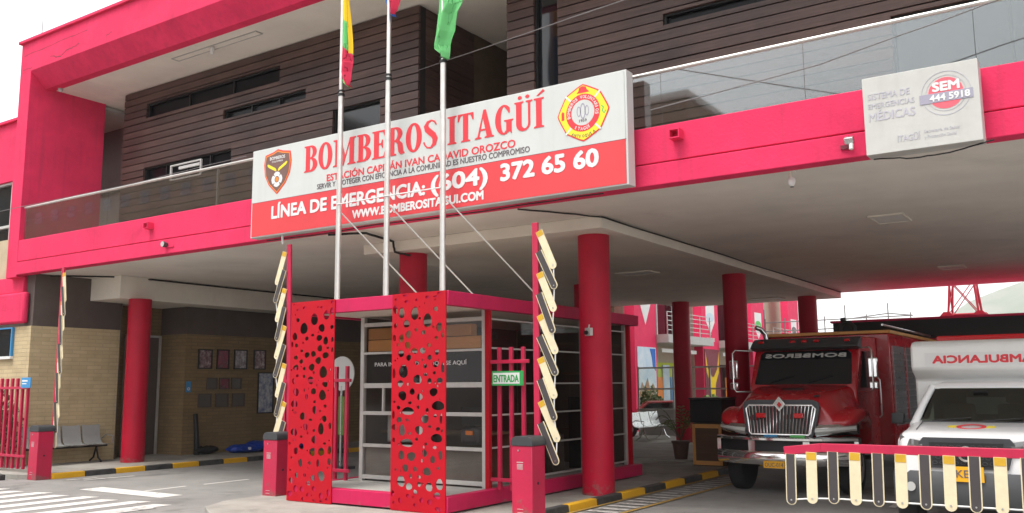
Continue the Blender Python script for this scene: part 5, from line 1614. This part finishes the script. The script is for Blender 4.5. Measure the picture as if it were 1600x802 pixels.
t = thing('roof_scaffold', 'thin grey pipe railing on a far roof left of the lattice tower', 'railing', (-12.5, 46, 0))
b = MB()
for z in (3.9, 4.35, 4.8): b.tube([(-2.5,0,z),(4.6,0,z+.05)], .03, 5)
for k in range(8): b.tube([(-2.5+k,0,0),(-2.5+k,0,5.0+.5*(k in (4,6)))], .03, 5)
b.tube([(1.5,0,4.8),(3.5,0,5.0),(4.6,0,4.85)], .03, 5)
b.build('pipe', 'wire', t)

# ================================================================== FIRE TRUCK
FT = thing('fire_truck', 'red fire truck with a chrome grille and mirrored lettering on its windscreen', 'fire truck', (-4.42, 13.8, 0))
def ysweep(fy, xs_, z0, z1, th, ez=0):
    rings = []
    for x in xs_:
        y = fy(x)
        rings.append([(x, y, z0), (x, y-th*.35, (z0*.75+z1*.25)), (x, y-th*.35, (z0*.25+z1*.75)), (x, y, z1), (x, y+th, z1), (x, y+th, z0)])
    return rings
XS = [-1.1+2.2*k/24 for k in range(25)]
bfun = lambda x: .06+.40*(abs(x)/1.1)**2.6
b = MB().loft(ysweep(bfun, XS, .47, .67, .10)); b.loft(ysweep(bfun, XS, .825, .89, .10))
for x in (-.42, .42): b.box(x-.05, x+.05, bfun(x)+.01, bfun(x)+.08, .665, .83)
for x in (-1.07, 1.07): b.box(x-.03, x+.03, bfun(x)+.0, bfun(x)+.09, .66, .83)
b.build('bumper', 'chrome', FT, smooth=40)
MB().loft(ysweep(lambda x: bfun(x)+.11, XS, .46, .87, .05)).build('bumper_backing', 'black', FT)
MB().box(-.21,.11,bfun(0)-.062,bfun(0)-.040,.43,.53).build('number_plate', 'plate', FT)
MB().text('OUC-014', .28, .065, fr(-.19, bfun(0)-.0625, .448), .003, bold=.01).build('plate_lettering', 'letgrey', FT, smooth=0)
# hood: lofted, sloping nose
def rr(hw, z0, z1, y, c, n=5):
    pts = []
    c = min(c, hw*.9, (z1-z0)*.9)
    pts += [(-hw, y, z0)]
    for k in range(n+1):
        a = PI-PI/2*k/n
        pts.append((-hw+c+c*math.cos(a), y, z1-c+c*math.sin(a)))
    for k in range(n+1):
        a = PI/2-PI/2*k/n
        pts.append((hw-c+c*math.cos(a), y, z1-c+c*math.sin(a)))
    pts += [(hw, y, z0)]
    return pts
def hood_ring(y, hb, zb, ht, zt):
    half = [(hb, zb-.08), (hb, zb), (hb-.02, zb+.05), ((hb*.55+ht*.45), zb+.05+(zt-zb)*.40), (ht+.03, zt-.10), (ht-.01, zt-.045), (ht-.07, zt-.012), (ht*.55, zt), ]
    return [(-x, y, z) for x, z in half] + [(x, y, z) for x, z in reversed(half)]
rings = [hood_ring(.37,.74,1.00,.58,1.42), hood_ring(.44,.84,1.02,.61,1.47), hood_ring(.68,.96,1.05,.66,1.545), hood_ring(1.05,1.0,1.07,.72,1.615), hood_ring(1.56,.94,1.05,.80,1.68)]
MB().loft(rings).build('hood', 'truckred', FT, smooth=50)
# fenders, bulging over the front wheels
for sgn in (-1, 1):
    rings = []
    for y, hw, zt, zb in ((.40,.17,1.12,1.06),(.46,.22,1.19,1.05),(.58,.25,1.27,1.05),(.85,.265,1.33,1.08),(1.15,.265,1.33,1.06),(1.42,.25,1.28,.95),(1.56,.23,1.24,.70)):
        cx = sgn*(.57+hw+.015*y)
        ring = []
        for k in range(20):
            a = 2*PI*k/20
            ca, sa = math.cos(a), math.sin(a)
            q = 1/((abs(ca)**3.2+abs(sa)**3.2)**(1/3.2))
            ring.append((cx+hw*ca*q, y, (zt+zb)/2+(zt-zb)/2*sa*q))
        rings.append(ring)
    MB().loft(rings).build('fender', 'truckred', FT, smooth=60)
    hr = []
    for k in range(8):
        x = sgn*(.54+.075*k)
        y = .20+.012*k+.0052*k*k
        hh = .060-.0035*k
        hr.append([(x, y, .985-hh+.006*k), (x, y-.035, .97+.006*k), (x, y-.03, 1.0+.006*k), (x, y+.02, .99+hh+.006*k), (x, y+.14, .99+hh+.006*k), (x, y+.14, .985-hh)])
    MB().loft(hr).build('headlight', 'lamp', FT, smooth=40)
    MB().loft([[(p[0], p[1]+.022, p[2]-.022 if q in (0,1,5) else p[2]+.022) for q, p in enumerate(r)] for r in hr]).build('headlight_bezel', 'chrome', FT, smooth=40)
# grille
def gp(u, z):      # point on slanted grille plane
    return Vector((u, .185+.10*(z-.92)/.48, z))
gtop, gbot = .54, .475
gw = lambda z: gbot+(gtop-gbot)*(z-.92)/(.44)
MB().add([], []) 
b = MB(); b.add([gp(-gbot,.93)+Vector((0,.02,0)), gp(gbot,.93)+Vector((0,.02,0)), gp(gtop,1.36)+Vector((0,.02,0)), gp(-gtop,1.36)+Vector((0,.02,0)), gp(-gbot,.93)+Vector((0,.06,0)), gp(gbot,.93)+Vector((0,.06,0)), gp(gtop,1.36)+Vector((0,.06,0)), gp(-gtop,1.36)+Vector((0,.06,0))], [(0,1,2,3),(7,6,5,4),(0,4,5,1),(1,5,6,2),(2,6,7,3),(3,7,4,0)])
gr = b.build('grille', 'black', FT)
b = MB().tube([gp(-gbot+.04,.925), gp(gbot-.04,.925), gp(gbot,.95), gp(gtop,1.31), gp(gtop-.05,1.365), gp(-gtop+.05,1.365), gp(-gtop,1.31), gp(-gbot,.95)], .020, 8, closed=True)
for k in range(19):
    s_ = -1+2*(k+.5)/19
    b.tube([gp(s_*(gbot-.01),.94), gp(s_*(gtop-.01),1.355)], .0095, 6)
b.build('chrome_bars', 'chrome', gr, smooth=50)
so_ = [(-.48,-.035),(.48,-.035),(.535,.03),(.60,.42),(.575,.49),(.49,.525),(-.49,.525),(-.575,.49),(-.60,.42),(-.535,.03)]
si_ = [(-.43,.0),(.43,.0),(.48,.04),(.55,.40),(.50,.455),(-.50,.455),(-.55,.40),(-.48,.04)]
b = MB().shape([so_, si_], .05, ((0,.245,.925),(1,0,0),Vector((0,.205,.979)),Vector((0,-.979,.205))))
b.build('grille_surround', 'lid', FT, smooth=30)
for sgn in (-1, 1):
    MB().obox(gp(sgn*.29,1.21)+Vector((0,-.03,0)), .14, .05, .075, Matrix.Identity(3)).build('warning_light', 'redlens', FT, bevel=.01)
lp = [(0,.115),(.095,0),(0,-.115),(-.095,0)]
b = MB().shape([lp, scaled(lp,.66)], .02, ((0,.25,1.385),(1,0,0),(0,0,1),(0,-1,0))); b.build('emblem', 'chrome', FT, smooth=0)
MB().shape([scaled(lp,.655)], .010, ((0,.25,1.385),(1,0,0),(0,0,1),(0,-1,0))).build('emblem_back', 'alu', FT, smooth=0)
MB().shape([scaled(lp,.40)], .012, ((0,.238,1.375),(1,0,0),(0,0,1),(0,-1,0))).build('emblem_field', 'redlens', FT, smooth=0)
b = MB().box(-.22,-.02,.10,.12,.895,.92); b.build('blue_sticker', 'bluesign', FT)
b = MB().box(.18,.40,.10,.12,.895,.92); b.build('green_sticker', 'fgreen', FT)
# hood details
MB().prism(ell(0,0,.19,.085,20), .012, ((.0,.98,1.602),(1,0,0),(0,.985,.17),(0,-.17,.985))).build('hood_vent', 'black', FT)
MB().prism(ell(0,0,.05,.05,14), .010, ((.50,.5,1.50),(1,0,0),(0,.97,.23),(0,-.23,.97))).build('hood_badge', 'black', FT)
# cab
cab = [(1.50,.62),(1.50,1.66),(1.84,2.28),(1.90,2.47),(3.05,2.50),(3.05,.62)]
MB().prism(cab, 1.76, ((-.88,0,0),(0,1,0),(0,0,1),(1,0,0))).build('cab', 'truckred', FT, bevel=.03)
nrm = Vector((0,-.877,.481)); upv = Vector((0,.481,.877))
MB().shape([[(-.80,.03),(-.72,.02),(.72,.02),(.80,.03),(.76,.60),(.70,.66),(-.70,.66),(-.76,.60)]], .012, (Vector((0,1.50,1.66)), Vector((1,0,0)), upv, nrm)).build('windscreen', 'darkglass', FT, smooth=0)
MB().text('BOMBEROS', 1.36, .075, (Vector((.68,1.50,1.66))+upv*.535+nrm*.0125, Vector((-1,0,0)), upv, nrm), .002, bold=.10).build('windscreen_lettering', 'semwhite', FT, smooth=0)
b = MB()
for x0 in (-.55, .1): b.tube([Vector((x0,1.50,1.66))+upv*.05+nrm*.03, Vector((x0+.4,1.50,1.66))+upv*.18+nrm*.03], .008, 5)
b.build('wiper', 'black', FT)
MB().prism([(1.60,2.30),(1.78,2.43),(1.92,2.47),(1.92,2.27),(1.83,2.25)], 1.80, ((-.90,0,0),(0,1,0),(0,0,1),(1,0,0))).build('sun_visor', 'lid', FT, bevel=.015)
for x in (-.72,-.18,.02,.22,.72): MB().obox((x,1.685,2.405), .09, .05, .03, Matrix.Rotation(.6,3,'X')).build('marker_light', 'redlens', FT, bevel=.008)
for sgn in (-1, 1):
    b = MB().prism([(1.72,1.62),(1.98,2.22),(2.75,2.24),(2.75,1.62)], .01, ((sgn*.882 if sgn > 0 else -.892,0,0),(0,1,0),(0,0,1),(1,0,0))); b.build('side_window', 'darkglass', FT)
    xo = sgn*1.15
    b = MB().tube([(sgn*.89,1.72,2.26),(xo-sgn*.04,1.45,2.27),(xo,1.42,2.22),(xo,1.42,1.62),(xo-sgn*.05,1.42,1.56),(sgn*.89,1.62,1.56)], .014, 8)
    mr = b.build('mirror_frame', 'chrome', FT, smooth=60)
    MB().box(xo-sgn*.0-.075, xo+.075, 1.435, 1.50, 1.78, 2.10).build('mirror', 'chrome', mr, bevel=.02)
    MB().box(xo-.07, xo+.07, 1.435, 1.49, 1.60, 1.72).build('small_mirror', 'chrome', mr, bevel=.02)
    MB().tube([(sgn*.90,2.9,1.1),(sgn*.94,2.9,1.15),(sgn*.94,2.9,1.75),(sgn*.90,2.9,1.8)], .014, 8).build('grab_handle', 'steel', FT)
    MB().box(sgn*.88-.02 if sgn > 0 else -1.0, sgn*.88+.12 if sgn > 0 else -.86, 1.7, 2.9, .55, .60).build('step', 'steel', FT)
# body box
MB().box(-1.1, 1.1, 3.08, 8.2, .60, 2.56).build('rear_body', 'truckred', FT, bevel=.02)
b = MB().box(-1.13, 1.13, 3.04, 8.24, 2.562, 2.62); b.build('roof_trim', 'timber', FT, bevel=.008)
for k in range(4):
    MB().box(1.101, 1.112, 3.3+1.2*k, 4.3+1.2*k, .95, 2.35).build('roller_shutter', 'shutter', FT)
    b = MB()
    for q in range(12): b.box(1.1125, 1.118, 3.3+1.2*k, 4.3+1.2*k, 1.0+q*.11, 1.03+q*.11)
    b.build('shutter_slats', 'steel', FT)
MB().box(1.102, 1.112, 3.1, 3.24, 1.0, 1.12).build('reflector', 'plate', FT)
MB().box(-.9, .9, 2.0, 8.0, .45, .62).build('chassis', 'black', FT)
b = MB().tube([(-1.05,3.0,1.2),(-1.05,3.0,2.5),(-1.07,2.97,2.62),(-1.12,2.90,2.71),(-1.19,2.83,2.74)], .045, 12); b.build('exhaust_pipe', 'chrome', FT, smooth=60)
b = MB().tube([(.16,3.6,2.62),(.16,3.6,2.74),(.23,3.6,2.82),(.33,3.6,2.80),(.41,3.6,2.72),(.41,3.6,2.62)], .045, 10)
b.tube([(.22,3.6,2.84),(.22,3.58,2.89)], .05, 10); b.build('roof_monitor', 'black', FT, smooth=60)
b = MB().box(-1.0,1.0,3.2,8.1,2.66,2.69)
MB().tube([(.98,3.2,2.72),(.98,8.1,2.72)], .02, 8).build('roof_rail', 'steel', FT)
def wheel(t, x, y, r, wd, mt='steel'):
    rings = []
    for q, (dx, rad) in enumerate(((-.5,.78),(-.5,.90),(-.42,.98),(-.25,1),(.25,1),(.42,.98),(.5,.90),(.5,.78))):
        rings.append([(x+dx*wd, y+rad*r*math.cos(2*PI*k/32), r+rad*r*math.sin(2*PI*k/32)) for k in range(32)])
    wq = MB().loft(rings).build('wheel', 'rubber', t, smooth=50)
    s_ = 1 if x > 0 else -1
    b = MB().cyl((x+s_*wd*.5,y,r),(x+s_*wd*.52,y,r),r*.6,24)
    b.cyl((x+s_*wd*.52,y,r),(x+s_*wd*.62,y,r),r*.25,16)
    b.build('rim', mt, wq)
for x in (-.86, .86): wheel(FT, x, .92, .44, .25); wheel(FT, x, 6.6, .44, .30)

# ================================================================== AMBULANCE
AM = thing('ambulance', 'white pickup ambulance with a boxy rear body and mirrored red lettering', 'ambulance', (-1.47, 11.05, 0))
prof = [(.62,.42),(.75,.34),(.79,.6)]
def arcring(hw, z0, z1, y, c): return rr(hw, z0, z1, y, c)
rings = [rr(.66,.42,1.08,.10,.08), rr(.72,.40,1.13,.20,.12), rr(.76,.38,1.155,.45,.15), rr(.78,.38,1.18,.85,.16), rr(.79,.38,1.22,1.22,.14), rr(.79,.38,1.18,1.30,.10)]
MB().loft(rings).build('front_body', 'ambwhite', AM, smooth=50)
MB().box(-.79,.79,1.31,2.445,.38,1.16).build('cab_body', 'ambwhite', AM, bevel=.04)
rings = [[(-.575,1.76,1.615),(.575,1.76,1.615),(.62,2.44,1.63),(-.62,2.44,1.63)], [(-.55,1.80,1.66),(.55,1.80,1.66),(.60,2.44,1.68),(-.60,2.44,1.68)], [(-.48,1.92,1.695),(.48,1.92,1.695),(.52,2.44,1.71),(-.52,2.44,1.71)]]
MB().loft(rings).build('cab_roof', 'ambwhite', AM, bevel=.02)
for sgn in (-1, 1):
    MB().tube([(sgn*.715,1.20,1.17),(sgn*.64,1.50,1.42),(sgn*.57,1.82,1.635)], [.05,.042,.045], 8).build('pillar', 'ambwhite', AM, smooth=60)
    MB().box(sgn*.33-.20, sgn*.33+.20, 2.12, 2.24, 1.0, 1.42).build('seat', 'tan', AM, bevel=.04)
    MB().box(sgn*.33-.10, sgn*.33+.10, 2.13, 2.22, 1.43, 1.56).build('headrest', 'tan', AM, bevel=.03)
MB().box(-.66,.66,2.38,2.45,1.17,1.62).build('cab_rear', 'darkband', AM)
MB().box(-.25,.25,2.36,2.378,1.28,1.50).build('rear_window', 'mural', AM)
MB().box(-.68,.68,1.28,1.52,1.165,1.205).build('dashboard', 'lid', AM, bevel=.015)
MB().tube([(.33+.15*math.cos(2*PI*k/20), 1.62+.05*math.sin(2*PI*k/20), 1.23+.14*math.sin(2*PI*k/20)) for k in range(20)], .014, 6, closed=True).build('steering_wheel', 'black', AM, smooth=60)
n_ = Vector((0,-.613,.79)); u_ = Vector((0,.79,.613))
o_ = Vector((0,1.22,1.19))
MB().shape([[(-.63,.03),(.63,.03),(.52,.66),(.46,.70),(-.46,.70),(-.52,.66)]], .006, (o_, Vector((1,0,0)), u_, n_)).build('windscreen', 'screenglass', AM, smooth=0)
MB().shape([[(-.10,.10),(.22,.10),(.18,.26),(-.06,.26)]], .002, (o_+n_*.0105, Vector((1,0,0)), u_, n_)).build('windscreen_sunstrip', 'tan', AM, smooth=0) if False else None
for sgn in (-1, 1):
    b = MB(); 
    b.add([(sgn*.742,1.45,1.22),(sgn*.752,2.28,1.22),(sgn*.63,2.28,1.60),(sgn*.60,1.86,1.60),(sgn*.70,1.45,1.22),(sgn*.70,2.28,1.22),(sgn*.60,2.28,1.60),(sgn*.57,1.86,1.60)], [(0,1,2,3),(7,6,5,4),(0,4,5,1),(1,5,6,2),(2,6,7,3),(3,7,4,0)])
    b.build('side_window', 'darkglass', AM)
    MB().box(sgn*.93-.08, sgn*.93+.08, 1.36, 1.45, 1.18, 1.32).build('mirror', 'black', AM, bevel=.02)
    MB().box(sgn*.82-.05, sgn*.82+.05, 1.39, 1.42, 1.20, 1.24).build('mirror_stalk', 'black', AM)
    rings = []
    for k in range(6):
        x = sgn*(.44+.05*k); y = .075+.0035*k*k
        rings.append([(x,y+.0,.90+.006*k),(x,y-.015,.96+.006*k),(x,y+.0,1.045+.010*k),(x,y+.09,1.06+.012*k),(x,y+.09,.90)])
    hq = MB().loft(rings).build('headlight', 'ambulamp', AM, smooth=40)
    MB().obox((sgn*.63,.135,.955),.08,.04,.05,Matrix.Identity(3)).build('indicator', 'amber', hq, bevel=.01)
    MB().cyl((sgn*.58,.02,.55),(sgn*.58,.08,.55),.05,16).build('fog_lamp', 'lamp', AM)
b = MB()
for x0 in (-.50, .05): b.tube([o_+Vector((x0,0,0))+u_*.03+n_*.03, o_+Vector((x0+.42,0,0))+u_*.10+n_*.022], .009, 5)
b.build('wiper', 'black', AM)
MB().obox(o_+u_*.60+n_*.014, .16, .012, .05, Matrix.Rotation(.9,3,'X')).build('inner_mirror', 'black', AM)
b = MB()
for sgn in (-1, 1): b.tube([(sgn*.50,.16,1.10),(sgn*.56,.5,1.162),(sgn*.60,1.18,1.226)], .006, 5)
b.tube([(-.60,1.19,1.224),(.60,1.19,1.224)], .006, 5)
b.build('bonnet_seam', 'greyplastic', AM)
MB().tube([(-.10,.05,.90),(-.08,.045,.905),(.08,.045,.905)], .004, 4).build('trim', 'chrome', AM)
# grille
gl = [(-.40,.76),(.40,.76),(.48,1.03),(.43,1.09),(-.43,1.09),(-.48,1.03)]
gq = MB().shape([gl], .05, ((0,.12,0),(1,0,0),(0,0,1),(0,-1,0))).build('grille', 'lid', AM, smooth=0)
gi = [(-.34,.79),(.34,.79),(.37,1.04),(-.37,1.04)]
MB().shape([gi], .006, ((0,.069,0),(1,0,0),(0,0,1),(0,-1,0))).build('mesh_insert', 'black', gq, smooth=0)
b = MB()
for r_ in range(4):
    for k in range(10):
        x = -.32+.071*k+.035*(r_ % 2); z = .82+.058*r_
        if x > .33: continue
        b.shape([ell(x,z,.030,.020,6), ell(x,z,.022,.013,6)], .008, ((0,.0625,0),(1,0,0),(0,0,1),(0,-1,0)))
b.build('mesh_bars', 'lid', gq, smooth=0)
MB().shape([ell(0,.92,.085,.085,24), ell(0,.92,.062,.062,24)], .02, ((0,.06,0),(1,0,0),(0,0,1),(0,-1,0))).box(-.095,.095,.035,.055,.908,.932).build('emblem', 'chrome', gq, smooth=0)
rings = ysweep(lambda x: .03+.16*(abs(x)/.78)**3, [-.78+1.56*k/20 for k in range(21)], .34, .72, .12)
MB().loft(rings).build('bumper', 'greyplastic', AM, smooth=40)
MB().box(-.17,.17,-.035,-.014,.63,.79).build('number_plate', 'plate', AM)
MB().text('KE-5', .22, .085, fr(-.10,-.0355,.675), .003, bold=.01).build('plate_lettering', 'letgrey', AM, smooth=0)
# bonnet crest
hn = Vector((0,-.10,.995)); hu = Vector((0,.995,.10))
ho = Vector((-.02,.80,1.181))
cr = MB().shape([ell(0,0,.155,.20,28), ell(0,0,.11,.14,24)], .004, (ho, Vector((1,0,0)), hu, hn)).build('bonnet_crest', 'letred', AM, smooth=0)
b = MB()
for sgn in (-1,1): b.shape([[(sgn*.16,-.09),(sgn*.25,-.05),(sgn*.25,.07),(sgn*.16,.10)]], .003, (ho, Vector((1,0,0)), hu, hn))
b.build('crest_tips', 'byellow', cr, smooth=0)
MB().text('BOMBEROS ITAGÜÍ', .42, .035, (ho-hu*.32-Vector((.21,0,0)), Vector((1,0,0)), hu, hn), .003).build('bonnet_lettering', 'palelilac', AM, smooth=0)
# rear box with a rounded overhang above the cab
boxp = [(2.46,.50),(2.46,1.74),(2.29,1.82),(2.225,1.875),(2.22,1.92),(2.235,2.13),(2.26,2.20),(2.34,2.245),(2.50,2.26),(5.6,2.26),(5.6,.50)]
MB().prism(boxp, 1.76, ((-.88,0,0),(0,1,0),(0,0,1),(1,0,0))).build('box_body', 'boxwhite', AM, bevel=.03)
MB().shape([[(-.68,1.885),(.80,1.885),(.80,2.055),(-.68,2.055)]], .006, ((0,2.235,0),(1,0,0),(0,.20,.98),(0,-.98,.2))).build('name_band', 'letwhite', AM, smooth=0) if False else None
bn = Vector((0,-.9975,.0712)); bu = Vector((0,.0712,.9975)); bo = Vector((0,2.2205,1.945))
MB().shape([[(-.70,-.03),(.84,-.03),(.84,.145),(-.70,.145)]], .004, (bo, Vector((1,0,0)), bu, bn)).build('name_band', 'letwhite', AM, smooth=0)
MB().text('AMBULANCIA', 1.19, .10, (bo+Vector((.58,0,0))+bu*.008+bn*.0042, Vector((-1,0,0)), bu, bn), .003, bold=.09).build('name_lettering', 'letred', AM, smooth=0)
MB().box(-.6,.6,2.6,2.8,2.252,2.33).build('light_bar', 'redlens', AM, bevel=.02)
b = MB().box(-.78,.78,2.0,5.4,.30,.48); b.build('chassis', 'black', AM)
for x in (-.70,.70): wheel(AM, x, .72, .33, .22); wheel(AM, x, 4.2, .33, .22)
t = thing('beacon', 'small red beacon on a dark vehicle roof between the truck and the ambulance', 'beacon', (-2.75, 15.4, 2.30)) if False else None

# apartment blocks across the street: the glass railing mirrors them
def block(label, x0, x1, y0, y1, h, mt):
    t = thing('apartment_block', label, 'building', ((x0+x1)/2, (y0+y1)/2, 0))
    wx, wy = (x1-x0)/2, (y1-y0)/2
    MB().box(-wx, wx, -wy, wy, 0, h).build('wall', mt, t)
    MB().box(-wx-.15, wx+.15, -wy-.15, wy+.15, h+.005, h+.5).build('roof', 'bgrey', t)
    nx = max(2, int((x1-x0)/3.2))
    for f in range(int(h/2.8)):
        for k in range(nx):
            xx = -wx+(k+.5)*2*wx/nx
            MB().box(xx-.7, xx+.7, wy+.004, wy+.05, .9+2.8*f, 2.2+2.8*f).build('window', 'darkglass', t)
block('tan apartment block across the street, mirrored in the left glass railing', -120, -60, -48, -34, 27, 'tan')
block('tall brownish apartment block across the street, mirrored in the middle of the railing', -38, -24, -52, -38, 22, 'tan')
block('low grey apartment block across the street, mirrored in the right of the railing', -9, 2, -46, -34, 15.5, 'bgrey')

# ================================================================== HAZE
hm = bpy.data.materials.new('haze_air')
hm.use_nodes = True
hm.node_tree.nodes.clear()
ho_ = hm.node_tree.nodes.new('ShaderNodeOutputMaterial')
pv = hm.node_tree.nodes.new('ShaderNodeVolumePrincipled')
pv.inputs['Color'].default_value = (0.985, 0.99, 1.0, 1)
pv.inputs['Density'].default_value = 0.00018
hm.node_tree.links.new(pv.outputs[0], ho_.inputs['Volume'])
M['haze'] = hm
tag(box(-2500, 1900, -700, 2900, -3.2, 340).build('haze', 'haze', smooth=0), kind='stuff')
